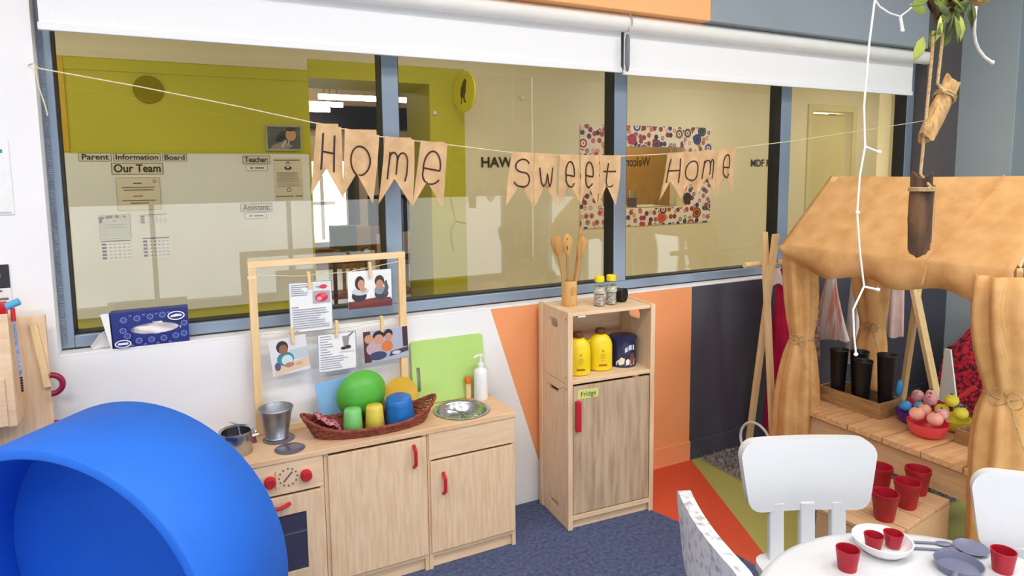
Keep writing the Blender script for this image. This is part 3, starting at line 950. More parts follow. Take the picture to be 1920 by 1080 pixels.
GL = {
    'H': [[(0.18, 1.0), (0.15, 0.0)], [(0.82, 1.0), (0.80, -0.02)], [(0.17, 0.50), (0.81, 0.50)]],
    'o': [arc(0.5, 0.42, 0.42, 0.42, 100, 460, 22)],
    'm': [[(0.12, 0.82), (0.08, 0.02)], [(0.10, 0.6)]+arc(0.30, 0.60, 0.19, 0.22, 150, 0, 8)+[(0.48, 0.18)], [(0.48, 0.5)]+arc(0.69, 0.58, 0.20, 0.25, 150, 0, 8)+[(0.88, 0.25), (0.82, 0.0)]],
    'e': [[(0.12, 0.46), (0.85, 0.40)] + arc(0.5, 0.52, 0.37, 0.46, -12, 200, 14) + arc(0.52, 0.34, 0.40, 0.36, 190, 325, 10)],
    'S': [arc(0.5, 0.76, 0.36, 0.24, 20, 270, 14)+arc(0.5, 0.25, 0.38, 0.27, 90, -160, 14)],
    'w': [[(0.08, 0.72), (0.16, 0.15), (0.26, 0.02), (0.38, 0.12), (0.47, 0.5), (0.56, 0.14), (0.68, 0.02), (0.80, 0.18), (0.92, 0.74)]],
    't': [[(0.46, 0.95), (0.44, 0.3)]+arc(0.66, 0.24, 0.22, 0.24, 180, 320, 8), [(0.1, 0.62), (0.92, 0.62)]],
}
# letter, top-left x, top-right x, bottom-left x, bottom-right x, height, twist
FLAGS = [('H', 0.448, 0.536, 0.420, 0.532, 0.262, 0.10), ('o', 0.548, 0.676, 0.527, 0.645, 0.255, -0.05), ('m', 0.697, 0.812, 0.665, 0.795, 0.258, 0.06), ('e', 0.838, 0.948, 0.795, 0.925, 0.255, -0.04),
         ('S', 1.232, 1.338, 1.205, 1.330, 0.225, 0.05), ('w', 1.342, 1.452, 1.335, 1.452, 0.225, -0.05), ('e', 1.464, 1.562, 1.462, 1.568, 0.220, 0.08), ('e', 1.566, 1.664, 1.56, 1.660, 0.222, -0.06), ('t', 1.668, 1.782, 1.662, 1.752, 0.225, 0.05),
         ('H', 2.052, 2.158, 2.012, 2.132, 0.225, 0.06), ('o', 2.160, 2.262, 2.135, 2.240, 0.220, -0.05), ('m', 2.266, 2.366, 2.240, 2.350, 0.222, 0.05), ('e', 2.370, 2.484, 2.355, 2.478, 0.228, -0.06)]


def string_z(x):
    for (xa, za), (xb, zb) in zip(STR, STR[1:]):
        if xa <= x <= xb:
            return za+(zb-za)*(x-xa)/(xb-xa)
    return 1.6


for i, (ch_, xa, xb, xc, xd, hh, tw) in enumerate(FLAGS):
    za, zb = string_z(xa)+0.004, string_z(xb)+0.004
    nx, ny = 12, 14
    vs, fs = [], []
    for side in (0, 1):
        for j in range(ny+1):
            t = j/ny
            for k in range(nx+1):
                u = k/nx
                x = (xa+(xc-xa)*t)*(1-u)+(xb+(xd-xb)*t)*u
                z = (za*(1-u)+zb*u)-hh*t
                if t > 0.6:     # swallow-tail notch
                    d = (t-0.6)/0.4
                    lift = 1-abs(2*u-1)
                    z += hh*0.40*d*lift
                y = -0.004-0.012*sin(pi*t)*sin(2*pi*u+i)-tw*0.25*(u-0.5)*t+(0.0008 if side else 0)
                vs.append((x, y, z))
    n = (nx+1)*(ny+1)
    for side in (0, 1):
        for j in range(ny):
            for k in range(nx):
                q = (side*n+j*(nx+1)+k, side*n+j*(nx+1)+k+1, side*n+(j+1)*(nx+1)+k+1, side*n+(j+1)*(nx+1)+k)
                fs.append(q if side == 0 else q[::-1])
    rim = [k for k in range(nx+1)]+[j*(nx+1)+nx for j in range(1, ny+1)]+[ny*(nx+1)+k for k in range(nx-1, -1, -1)]+[j*(nx+1) for j in range(ny-1, 0, -1)]
    for a, b in zip(rim, rim[1:]+rim[:1]):
        fs.append((a, b, b+n, a+n))
    fl = MB().add(vs, fs).build('flag', kraft, bun, True)
    MB().box((xa+0.01, 0.0005, min(za, zb)-0.018), (xb-0.01, 0.0015, max(za, zb)-0.004)).build('fold', kraft, fl)
    lm = MB()
    for st in GL[ch_]:
        P3 = []
        fine = [(a[0]+(b[0]-a[0])*q/kk, a[1]+(b[1]-a[1])*q/kk) for a, b in zip(st, st[1:]) for kk in ((8,) if hypot(a[0]-b[0], a[1]-b[1]) > 0.15 else (1,)) for q in range(kk)]+[st[-1]]
        for (u, v) in fine:
            uu, t = 0.14+0.72*u, 0.13+0.50*(1-v)
            x = (xa+(xc-xa)*t)*(1-uu)+(xb+(xd-xb)*t)*uu
            z = (za*(1-uu)+zb*uu)-hh*t
            y = -0.004-0.012*sin(pi*t)*sin(2*pi*uu+i)-tw*0.25*(uu-0.5)*t-0.0024
            P3.append((x, y, z))
        lm.tube(P3, 0.0033, 6, flat=0.3)
    lt = lm.build('letter', brown_ink, fl, True)

# ------------------------------------------------------------------ tissue box on the ledge
tx = thing('tissue_box', 'navy patterned tissue box standing on its edge on the window ledge', 'box', (-0.118, 2.536, 0.926))
HW, HB, DB = 0.117, 0.122, 0.052
oval = [(0.012+0.073*cos(2*pi*i/28), 0.058+0.019*sin(2*pi*i/28)) for i in range(28)]
MB().plate([(-HW+0.005, 0), (HW, 0), (HW, HB), (-HW, HB)], [oval], 0, 0.002, 'xz').build('front_face', navy_box, tx)
bx = MB()
bx.box((-HW, DB-0.002, 0), (HW, DB, HB)).box((HW-0.002, 0.002, 0), (HW, DB-0.002, HB)).box((-HW, 0.002, HB-0.002), (HW-0.002, DB-0.002, HB)).box((-HW, 0.002, 0), (HW-0.002, DB-0.002, 0.002))
bx.build('carton_sides', navy_box, tx)
ts = MB()
vs, fs = [], []
for j in range(9):
    for k in range(13):
        u, v = k/12, j/8
        vs.append((-0.068+0.16*u, 0.006+0.010*sin(u*9+v*3)*sin(v*5)+0.004*cos(17*u), 0.034+0.048*v))
for j in range(8):
    for k in range(12):
        fs.append((j*13+k, j*13+k+1, (j+1)*13+k+1, (j+1)*13+k))
MB().add(vs, fs).build('tissue', white_cl, tx, True)
patt = Print(2*HW, HB)
blu = (112, 130, 196)
for (gx, gz) in [(0.16, 0.78), (0.33, 0.80), (0.50, 0.82), (0.66, 0.84), (0.94, 0.55), (0.34, 0.17), (0.50, 0.17), (0.66, 0.18), (0.82, 0.22), (0.93, 0.26), (0.15, 0.5), (0.2, 0.34)]:
    for a in range(8):
        t = a*pi/4
        patt.ell(gx+0.036*cos(t), gz+0.068*sin(t), 0.013, 0.024, blu, 8)
    patt.ell(gx, gz, 0.016, 0.03, (70, 86, 170), 8)
for gx in (0.25, 0.42, 0.58, 0.42, 0.74):
    patt.poly([(gx-0.03, 0.93), (gx+0.03, 0.93), (gx, 0.86)], (90, 106, 182))
    patt.poly([(gx-0.03, 0.05), (gx+0.03, 0.05), (gx, 0.12)], (90, 106, 182))
patt.ell(0.84, 0.80, 0.115, 0.13, (240, 240, 246), 20).ell(0.84, 0.80, 0.098, 0.10, (24, 36, 110), 20).poly([(0.76, 0.76), (0.92, 0.78), (0.91, 0.83), (0.84, 0.85), (0.77, 0.81)], (236, 236, 242))
patt.ell(0.14, 0.14, 0.105, 0.11, (240, 240, 246), 20).ell(0.14, 0.14, 0.088, 0.085, (24, 36, 110), 20).rect(0.075, 0.11, 0.13, 0.06, (236, 236, 242))
o = patt.build(tx, -0.0006)
o.location = (0, -0.0006, HB/2)
MB().add([(-HW, 0.0, 0), (-HW, DB, 0), (-HW-0.004, DB, HB), (-HW-0.004, 0, HB), (-HW-0.028, -0.004, HB), (-HW-0.004, -0.003, 0)], [(0, 1, 2, 3), (0, 3, 4, 5)]).build('end_flap', paper, tx)
MB().add([(-HW-0.006, 0.004, 0.075), (-HW-0.006, 0.03, 0.005), (-HW-0.035, -0.005, 0.055), (-HW-0.062, 0.0, 0.018), (-HW-0.06, 0.02, 0.002), (-HW-0.02, 0.028, 0.004), (-HW-0.035, 0.012, 0.03)],
         [(0, 2, 6), (2, 3, 6), (3, 4, 6), (4, 5, 6), (5, 1, 6), (1, 0, 6)]).build('loose_tissue', white_cl, tx)

# poster on the white wall at the left edge
e, p = card('wall_poster', 'white paper poster on the white wall left of the window', 'poster', -0.80, -0.468, 1.39, 1.622, 2.526, paper)
p.rect(0.9, 0.82, 0.05, 0.05, (70, 150, 150)).lines(0.3, 0.2, 0.8, 0.6, 8, (216, 218, 224), 0.015).rect(0.7, 0.02, 0.28, 0.02, (200, 200, 206)).build(e)

# ------------------------------------------------------------------ play kitchen
KX = [0.0, 0.392, 0.770, 1.138]
KY0, KY1, KZ = 2.244, 2.50, 0.540


def carcass(e, w, d, h, back=True):
    box_obj('side_panel', (0, 0.006, 0.0), (0.015, d, h), birch_v, e)
    box_obj('side_panel', (w-0.015, 0.006, 0.0), (w, d, h), birch_v, e)
    box_obj('bottom_panel', (0.015, 0.006, 0.05), (w-0.015, d, 0.065), birch, e)
    box_obj('plinth', (0.015, 0.02, 0.0), (w-0.015, 0.03, 0.05), birch, e)
    box_obj('back_panel', (0.015, d-0.008, 0.065), (w-0.015, d, h), birch_v, e)


def bow_handle(parent, p0, p1, out=0.022, r=0.007, m=red_pl):
    a, b = Vector(p0), Vector(p1)
    pts = []
    for i in range(11):
        t = i/10
        q = a.lerp(b, t)
        q.y -= out*min(1, sin(pi*t)*1.7)
        pts.append(q)
    return MB().tube(pts, r, 8).build('handle', m, parent, True)


D = KY1-KY0
# oven unit
ov = thing('play_oven', 'birch play oven unit with red knobs and a glazed door', 'play kitchen', (KX[0], KY0, 0))
W_ = KX[1]-KX[0]-0.002
carcass(ov, W_, D, KZ)
box_obj('control_panel', (0.004, -0.002, 0.428), (W_-0.004, 0.012, KZ), birch, ov, 0.002)
for x in (0.212, 0.329):
    MB().lathe([(0, -0.024), (0.014, -0.024), (0.019, -0.018), (0.019, 0.0), (0, 0.0)], 18, mx=Matrix.Translation((x, -0.002, 0.482)) @ Matrix.Rotation(-pi/2, 4, 'X')).build('knob', red_pl, ov, True)
clk = Print(0.07, 0.07)
for a in range(12):
    t = a*pi/6
    clk.ell(0.5+0.42*cos(t), 0.5+0.42*sin(t), 0.045, 0.045, (104, 84, 100), 8)
clk.poly([(0.3, 0.28), (0.72, 0.72), (0.68, 0.76), (0.26, 0.32)], (70, 56, 80)).rect(-0.1, 0.0, 0.03, 0.9, (150, 124, 120))
o = clk.build(ov, 0, 'clock_print')
o.location = (0.271, -0.0035, 0.486)
dm_ = [(0.012, 0.068), (W_-0.012, 0.068), (W_-0.012, 0.420), (0.012, 0.420)]
dd = MB().plate(dm_, [[(0.06, 0.145), (0.325, 0.145), (0.325, 0.352), (0.06, 0.352)]], -0.004, 0.012, 'xz').build('oven_door', birch_v, ov, bevel=0.002)
box_obj('door_glass', (0.06, 0.002, 0.145), (0.325, 0.006, 0.352), mat('smoked_acrylic', (70, 70, 92), 0.2, noise=(5, (62, 62, 84)), spec=0.6), dd)
box_obj('oven_rack', (0.06, -0.0005, 0.278), (0.325, 0.0015, 0.284), steel, dd)
bow_handle(dd, (0.12, -0.004, 0.392), (0.272, -0.004, 0.392))
# middle cupboard
cu = thing('play_cupboard', 'birch play cupboard with one tall door, between oven and sink', 'play kitchen', (KX[1], KY0, 0))
W_ = KX[2]-KX[1]-0.002
carcass(cu, W_, D, KZ)
dd = box_obj('door', (0.012, -0.004, 0.068), (W_-0.006, 0.012, KZ-0.010), birch_v, cu, 0.002)
bow_handle(dd, (0.323, -0.004, 0.425), (0.323, -0.004, 0.508))
# sink unit
su = thing('play_sink_unit', 'birch play sink unit with a low door, at the right end', 'play kitchen', (KX[2], KY0, 0))
W_ = KX[3]-KX[2]
carcass(su, W_, D, KZ)
box_obj('apron', (0.004, -0.002, 0.436), (W_-0.004, 0.012, KZ), birch, su, 0.002)
dd = box_obj('door', (0.008, -0.004, 0.068), (W_-0.008, 0.012, 0.428), birch_v, su, 0.002)
bow_handle(dd, (0.058, -0.004, 0.296), (0.058, -0.004, 0.378))
# worktop with a round hole for the basin
SC = (0.958, 2.364)
hole = [(SC[0]+0.103*cos(2*pi*i/36), SC[1]+0.103*sin(2*pi*i/36)) for i in range(36)]
tag(MB().plate([(KX[0], KY0-0.006), (KX[3]+0.003, KY0-0.006), (KX[3]+0.003, KY1), (KX[0], KY1)], [hole], KZ, 0.560, 'xy').build('worktop', maple, None, bevel=0.002), 'long pale maple worktop across the whole play kitchen', 'worktop')
tag(MB().lathe([(0.114, 0.003), (0.110, 0.005), (0.102, 0.003), (0.097, -0.006), (0.088, -0.035), (0.06, -0.052), (0, -0.055), ], 40, c=(SC[0], SC[1], 0.560)).build('sink_basin', steel, None, True, ang=70), 'round polished steel basin set into the worktop', 'sink')
for i, (a, ln) in enumerate(((0.5, 0.13), (1.9, 0.12), (2.7, 0.14))):
    e = thing('teaspoon', ['steel teaspoon lying in the basin, pointing right', 'steel teaspoon lying in the basin, pointing to the wall', 'steel teaspoon lying in the basin, pointing left'][i], 'spoon', (SC[0]-0.04*cos(a), SC[1]-0.04*sin(a), 0.524+0.009*i), group='spoons in the basin')
    e.rotation_euler = (0, -0.16, a)
    MB().tube([(0, 0, 0), (0.05, 0, 0.004), (ln-0.03, 0, 0.008)], 0.003, 6).build('spoon_handle', steel, e, True)
    MB().sphere((-0.012, 0, 0.001), 0.016, 12, 8, (1.3, 0.9, 0.25)).build('spoon_bowl', steel, e, True)
# hob
hobm = mat('dark_hob_disc', (104, 96, 112), 0.12, noise=(8, (98, 90, 106)))
tag(MB().lathe([(0, 0.0), (0.049, 0.0), (0.051, 0.002), (0.047, 0.004), (0, 0.004)], 32, c=(0.288, 2.298, 0.560)).build('hob_disc', hobm, None, True), 'glossy dark round hob plate at the front of the worktop', 'hob')
tag(MB().lathe([(0, 0.0), (0.053, 0.0), (0.055, 0.003), (0.051, 0.006), (0, 0.006)], 32, c=(0.266, 2.408, 0.560)).build('hob_disc', hobm, None, True), 'dark round hob plate beneath the zinc bucket', 'hob')
tag(box_obj('red_mat', (0.10, 2.412, 0.560), (0.193, 2.468, 0.563), mat('maroon_mat', (150, 52, 66), 0.7, noise=(20, (138, 44, 58))), None, 0.001), 'flat maroon mat on the worktop beside the bucket', 'mat')
e = thing('zinc_bucket', 'small zinc bucket standing on the rear hob plate', 'bucket', (0.260, 2.408, 0.566))
MB().lathe([(0, 0.0), (0.040, 0.0), (0.042, 0.006), (0.039, 0.010), (0.056, 0.104), (0.060, 0.108), (0.058, 0.113), (0.054, 0.108), (0.037, 0.012), (0, 0.010)], 32).build('bucket_wall', zinc, e, True, ang=50)
MB().tube([(0.0583*cos(t), 0.0583*sin(t), 0.111) for t in [2*pi*i/32 for i in range(32)]], 0.0028, 6, True).build('rolled_rim', zinc, e, True)
e = thing('saucepan', 'small steel saucepan with side handles, left of the bucket', 'saucepan', (0.122, 2.345, 0.560))
MB().lathe([(0, 0.0), (0.046, 0.0), (0.050, 0.005), (0.050, 0.075), (0.056, 0.080), (0.055, 0.083), (0.047, 0.078), (0.047, 0.006), (0, 0.004)], 32).build('pan_wall', steel, e, True, ang=50)
for s in (1, -1):
    MB().tube([(s*0.050, -0.018, 0.058), (s*0.068, -0.014, 0.060), (s*0.068, 0.014, 0.060), (s*0.050, 0.018, 0.058)], 0.0035, 6).build('handle', steel, e, True)
MB().tube([(0.02, 0.0, 0.008), (0.01, 0.03, 0.09), (-0.02, 0.045, 0.10)], 0.003, 6).build('ladle', steel, e, True)

# ---- wooden card frame standing on the worktop
YP = 2.472
fr = thing('pine_frame', 'open pine frame standing at the back of the worktop', 'frame', (0, YP, 0.560))
FX0, FX1, FZ = 0.196, 0.775, 1.200
MB().box((FX0, 0, 0), (FX0+0.028, 0.025, FZ-0.56-0.024)).build('upright', pine, fr, bevel=0.002)
MB().box((FX1-0.028, 0, 0), (FX1, 0.025, FZ-0.56-0.024)).build('upright', pine, fr, bevel=0.002)
MB().box((FX0, 0, FZ-0.56-0.024), (FX1, 0.025, FZ-0.56)).build('top_rail', pine_x, fr, bevel=0.002)
MB().box((FX0+0.028, 0.002, 0.0), (FX1-0.028, 0.024, 0.022)).build('bottom_rail', pine_x, fr, bevel=0.002)
S1 = [(FX0+0.028, 1.150), (0.36, 1.135), (0.55, 1.137), (FX1-0.028, 1.163)]
S2 = [(FX0+0.028, 0.936), (0.36, 0.923), (0.58, 0.924), (FX1-0.028, 0.945)]
for S in (S1, S2):
    MB().tube([(x, 0.0048, z-0.56) for x, z in S], 0.0016, 5).build('string', string_m, fr, True)
MB().box((FX0-0.002, -0.001, 0.578), (FX0+0.030, 0.0265, 0.588)).build('string_knot', string_m, fr)
YK = YP+0.0005
SK = (206, 150, 118)
e, p = card('recipe_card', 'white recipe card with a red dessert photo, upper left in frame', 'card', 0.331, 0.486, 0.925, 1.112, YK, paper)
p.frame((120, 126, 140), 0.010).lines(0.05, 0.74, 0.94, 0.42, 6, (140, 144, 160), 0.014, 0.5).rect(0.55, 0.80, 0.4, 0.17, (226, 224, 222)).poly([(0.58, 0.90), (0.8, 0.91), (0.84, 0.86), (0.7, 0.85)], (160, 160, 166)).ell(0.8, 0.885, 0.09, 0.045, (212, 60, 84))
p.rect(0.55, 0.56, 0.4, 0.23, (180, 170, 180)).ell(0.75, 0.67, 0.15, 0.09, (214, 40, 70)).ell(0.80, 0.72, 0.07, 0.05, (236, 90, 110)).ell(0.70, 0.65, 0.06, 0.04, (250, 160, 170)).rect(0.05, 0.50, 0.16, 0.015, (120, 124, 150)).lines(0.06, 0.08, 0.45, 0.88, 9, (140, 144, 164), 0.014, 0.3).rect(0.1, 0.03, 0.1, 0.014, (140, 144, 164)).build(e)
e, p = card('children_photo', 'photo of two children eating at a table, upper right in frame', 'photo', 0.546, 0.716, 0.992, 1.137, YK, paper, tilt=0.0)
p.rect(0, 0, 1, 0.2, (108, 42, 38)).poly([(0.05, 0.2), (0.12, 0.08), (0.95, 0.14), (0.98, 0.24), (0.6, 0.26)], (128, 56, 48))
p.ell(0.25, 0.34, 0.17, 0.16, (44, 46, 58)).ell(0.28, 0.46, 0.19, 0.11, (206, 208, 214)).ell(0.27, 0.68, 0.11, 0.19, (50, 34, 34)).ell(0.30, 0.64, 0.08, 0.13, SK).ell(0.34, 0.5, 0.07, 0.07, SK)
p.ell(0.76, 0.36, 0.16, 0.17, (58, 62, 74)).ell(0.72, 0.46, 0.12, 0.12, (140, 146, 156)).ell(0.72, 0.70, 0.11, 0.16, (62, 42, 36)).ell(0.72, 0.62, 0.085, 0.12, (196, 136, 108)).poly([(0.86, 0.3), (0.93, 0.5), (0.88, 0.72), (0.82, 0.66), (0.84, 0.5), (0.78, 0.36)], (80, 84, 96)).build(e)
e, p = card('baker_photo', 'photo of a child in a teal shirt baking, lower left in frame', 'photo', 0.258, 0.390, 0.778, 0.912, YK, paper, tilt=-0.10)
p.rect(0, 0, 1, 1, (226, 222, 226)).rect(0.5, 0.35, 0.5, 0.3, (190, 204, 212)).poly([(0.05, 0.0), (1, 0.1), (1, 0.36), (0.5, 0.30), (0.05, 0.2)], (226, 198, 170)).ell(0.38, 0.42, 0.23, 0.2, (50, 140, 150)).ell(0.42, 0.38, 0.15, 0.15, (206, 222, 228)).ell(0.34, 0.76, 0.16, 0.18, (50, 36, 34)).ell(0.36, 0.69, 0.12, 0.14, (150, 98, 74)).ell(0.15, 0.25, 0.08, 0.12, (96, 84, 120)).ell(0.46, 0.24, 0.13, 0.07, (180, 130, 100)).ell(0.72, 0.22, 0.1, 0.05, (206, 176, 130)).build(e)
e, p = card('recipe_card', 'white recipe card with a milkshake glass photo, lower middle in frame', 'card', 0.426, 0.570, 0.762, 0.908, YK, paper)
p.frame((120, 124, 150), 0.012).lines(0.06, 0.45, 0.92, 0.34, 8, (140, 142, 168), 0.016, 0.5).lines(0.05, 0.08, 0.38, 0.72, 6, (146, 148, 172), 0.016, 0.3).poly([(0.64, 0.90), (0.82, 0.90), (0.78, 0.62), (0.68, 0.62)], (150, 146, 152)).poly([(0.78, 0.9), (0.92, 1.0), (0.93, 0.97), (0.8, 0.86)], (120, 116, 124)).ell(0.66, 0.58, 0.07, 0.04, (60, 36, 44)).ell(0.78, 0.60, 0.08, 0.05, (80, 44, 48)).rect(0.55, 0.48, 0.38, 0.02, (200, 200, 210)).build(e)
e, p = card('family_photo', 'dark photo of an adult with two children, lower right in frame', 'photo', 0.598, 0.775, 0.778, 0.902, YP-0.0035, paper, tilt=-0.03)
p.rect(0, 0, 1, 1, (176, 180, 200)).rect(0, 0, 0.16, 1, (84, 40, 44)).rect(0.88, 0.35, 0.12, 0.65, (70, 36, 44)).ell(0.12, 0.75, 0.1, 0.14, SK).ell(0.25, 0.42, 0.2, 0.24, (196, 168, 172)).ell(0.34, 0.82, 0.13, 0.16, (34, 26, 30)).ell(0.34, 0.70, 0.11, 0.16, (210, 150, 124)).ell(0.56, 0.84, 0.1, 0.15, (36, 28, 30)).ell(0.56, 0.73, 0.08, 0.14, (206, 146, 118)).ell(0.52, 0.45, 0.13, 0.18, (220, 120, 60)).ell(0.3, 0.18, 0.2, 0.14, (60, 66, 104)).poly([(0.55, 0.1), (1, 0.2), (1, 0.34), (0.6, 0.26)], (70, 60, 76)).ell(0.72, 0.2, 0.1, 0.06, (214, 210, 220)).build(e)
for i, (x, z, lab) in enumerate(((0.404, 1.118, 'wooden peg clipping the red dessert recipe card'), (0.632, 1.138, 'wooden peg clipping the photo of two eating children'), (0.336, 0.918, 'wooden peg clipping the baking child photo'), (0.497, 0.924, 'wooden peg clipping the milkshake recipe card'), (0.672, 0.922, 'wooden peg clipping the dark family photo'))):
    e = thing('clothes_peg', lab, 'peg', (x, YP-0.001, z), group='clothes pegs on the frame strings', rot=(0, random.uniform(-0.1, 0.1), 0))
    for y in (-0.0095, 0.0035):
        MB().box((-0.0055, y, -0.030), (0.0055, y+0.006, 0.032)).build('peg_half', pine, e, bevel=0.0015)
    MB().tube([(-0.0065, -0.003, 0.006), (0.0065, -0.003, 0.006)], 0.0035, 8).build('spring', steel, e)

# ---- chopping boards, basket and crockery
hole = rrect(0.018, 0.055, 0.034, 0.155, 0.007)
e = thing('chopping_board', 'large apple green chopping board leaning on the wall behind the sink', 'chopping board', (0.800, 2.486, 0.562), rot=(radians(-7), 0, 0))
MB().plate(rrect(0, 0, 0.322, 0.262, 0.016), [hole], 0, 0.010, 'xz').build('board', apple_pl, e, bevel=0.002)
e = thing('soap_bottle', 'white pump soap bottle beside the basin', 'bottle', (1.083, 2.452, 0.560))
MB().lathe([(0, 0), (0.028, 0), (0.030, 0.006), (0.030, 0.112), (0.026, 0.126), (0.012, 0.134), (0.012, 0.142), (0, 0.142)], 24).build('body', white_pl, e, True, ang=50)
MB().lathe([(0.013, 0.140), (0.013, 0.152), (0.005, 0.155), (0.005, 0.180), (0.010, 0.182), (0.010, 0.192), (0, 0.193)], 14).build('pump', white_pl, e, True)
MB().tube([(0, 0, 0.187), (-0.028, -0.008, 0.187), (-0.034, -0.01, 0.181)], 0.004, 8).build('spout', white_pl, e, True)
e = thing('scrub_brush', 'little wooden brush with an orange head beside the soap bottle', 'brush', (1.034, 2.474, 0.5605))
MB().box((-0.011, -0.006, 0), (0.011, 0.006, 0.070)).build('brush_handle', pine, e, bevel=0.003)
MB().lathe([(0, 0.066), (0.013, 0.068), (0.015, 0.08), (0.012, 0.094), (0, 0.098)], 14).build('brush_head', mat('orange_bristle', (236, 120, 40), 0.7, noise=(60, (220, 100, 30))), e, True)

bk = thing('wicker_basket', 'long oval reddish wicker basket on the worktop', 'basket', (0.588, 2.350, 0.560), rz=radians(-3))


def bask(t, a, k=0.0):
    """t 0..1 up the side; ends sweep up"""
    L, Wd = 0.205+0.030*t, 0.078+0.018*t
    c_ = cos(a)
    zt = 0.006+(0.026+0.052*abs(c_)**4)*t
    return (L*c_*(1+0.05*abs(c_)**6*t), Wd*sin(a)+k*sin(a), zt)


for r in range(7):
    t = r/6.6
    pts = []
    for i in range(96):
        a = 2*pi*i/96
        w = 0.0028*(1 if (i//2+r) % 2 else -1)
        x, y, z = bask(t, a)
        rr = hypot(x, y)
        pts.append((x+w*x/rr, y+w*y/rr, z))
    MB().tube(pts, 0.0040, 6, True).build('weave', wicker, bk, True)
for r in range(2):
    MB().tube([(lambda p_: (p_[0], p_[1], p_[2]+0.0025*sin(24*2*pi*i/120+r*pi)))(bask(1.06, 2*pi*i/120, 0.002*sin(24*2*pi*i/120+r*pi))) for i in range(120)], 0.0048, 6, True).build('rim', wicker, bk, True)
st = MB()
for i in range(40):
    a = 2*pi*(i+0.5)/40
    st.tube([bask(0, a), bask(0.5, a), bask(1.0, a)], 0.0026, 5)
tag(st.build('stakes', wicker, bk, True), kind='stuff')
MB().lathe([(0, 0.002), (0.206, 0.002), (0.206, 0.007), (0, 0.007)], 40, sy=0.37).build('basket_base', wicker, bk)
cloth = MB()
vs, fs = [], []
for j in range(7):
    for k in range(13):
        u, v = k/12, j/6
        vs.append((-0.200+0.085*u, -0.040+0.09*v, 0.082-0.055*u+0.006*sin(11*u+5*v)+0.003*random.random()))
for j in range(6):
    for k in range(12):
        fs.append((j*13+k, j*13+k+1, (j+1)*13+k+1, (j+1)*13+k))
ck = cloth.add(vs, fs).build('crochet_cloth', mat('crimson_crochet', (170, 40, 70), 0.9, noise=(120, (226, 160, 170), 0.42, 0.58), bump=0.6, bscale=200), None, True, loc=(0.588, 2.350, 0.561))
md = ck.modifiers.new('solid', 'SOLIDIFY')
md.thickness = 0.003
tag(ck, 'crimson crochet cloth spilling over the left end of the basket', 'cloth')

BO = Vector((0.600, 2.365, 0.560))
e = thing('chopping_board', 'sky blue chopping board propped behind the basket', 'chopping board', (0.422, 2.462, 0.575), rot=(radians(-2), radians(-5), 0))
MB().plate(rrect(0, 0, 0.222, 0.150, 0.012), [rrect(0.185, 0.095, 0.195, 0.135, 0.004)], -0.008, 0.0, 'xz').build('board', skyblue_pl, e, bevel=0.002)


def shell_cup(name, label, cat, prof, n, m, loc, rot):
    e = thing(name, label, cat, loc, rot=rot)
    MB().lathe(prof, n).build(cat+'_wall' if cat != 'plate' else 'dish', m, e, True, ang=60)
    return e


cup = [(0.034, 0), (0.036, 0.002), (0.031, 0.080), (0.027, 0.087), (0, 0.088), (0, 0.085), (0.025, 0.083), (0.029, 0.078), (0.032, 0.002)]
shell_cup('plastic_cup', 'upturned mint green plastic cup in the basket', 'cup', cup, 28, lgreen_pl, (0.514, 2.324, 0.570), (0, 0, 0))
shell_cup('plastic_cup', 'upturned yellow plastic cup in the basket', 'cup', cup, 28, yellow_pl, (0.594, 2.322, 0.570), (0, 0, 0))
bowlp = [(0.0, 0.0), (0.035, 0.0), (0.058, 0.012), (0.078, 0.040), (0.086, 0.058), (0.083, 0.058), (0.074, 0.040), (0.055, 0.015), (0.034, 0.004), (0, 0.004)]
e = shell_cup('serving_bowl', 'large green bowl standing on its rim in the basket', 'bowl', [(r*1.12, z) for r, z in bowlp], 36, green_pl, (0.575, 2.358, 0.668), (radians(-84), 0, radians(4)))
e = shell_cup('serving_bowl', 'blue bowl tipped upside down at the right of the basket', 'bowl', [(0, 0.092), (0.040, 0.092), (0.047, 0.088), (0.050, 0.070), (0.056, 0.003), (0.053, 0.003), (0.047, 0.068), (0.044, 0.084), (0, 0.087)], 36, blue_pl, (0.698, 2.346, 0.576), (radians(5), radians(-4), 0))
e = shell_cup('dinner_plate', 'amber yellow plate standing behind the blue bowl', 'plate', [(0, 0), (0.045, 0), (0.066, 0.008), (0.068, 0.012), (0.044, 0.004), (0, 0.004)], 36, amber_pl, (0.735, 2.464, 0.634), (radians(80), 0, 0))

# ------------------------------------------------------------------ toy fridge of two stacked wooden boxes
fg = thing('toy_fridge', 'tall wooden toy fridge with open top shelf and laminate door', 'toy fridge', (1.379, 2.238, 0), rz=radians(-3.5))
fg.location.z = 0.001
FW, FD, FH, FM = 0.425, 0.262, 0.935, 0.630
T = 0.014


def side(x0, z0, z1, nm):
    out = [(0, z0), (FD, z0), (FD, z1), (0, z1)]
    MB().plate(out, [rrect(FD*0.5-0.042, z1-0.085, FD*0.5+0.042, z1-0.045, 0.018)], x0, x0+T, 'yz').build(nm, birch_v, fg, bevel=0.0015)


def side_low(x0, z0, z1, nm):
    out = [(0, z0), (FD, z0), (FD, z1), (0, z1)]
    MB().plate(out, [rrect(FD*0.5-0.045, z1-0.055, FD*0.5+0.045, z1-0.038, 0.006), rrect(FD*0.5-0.045, z0+0.06, FD*0.5+0.045, z0+0.077, 0.006)], x0, x0+T, 'yz').build(nm, birch_v, fg, bevel=0.0015)


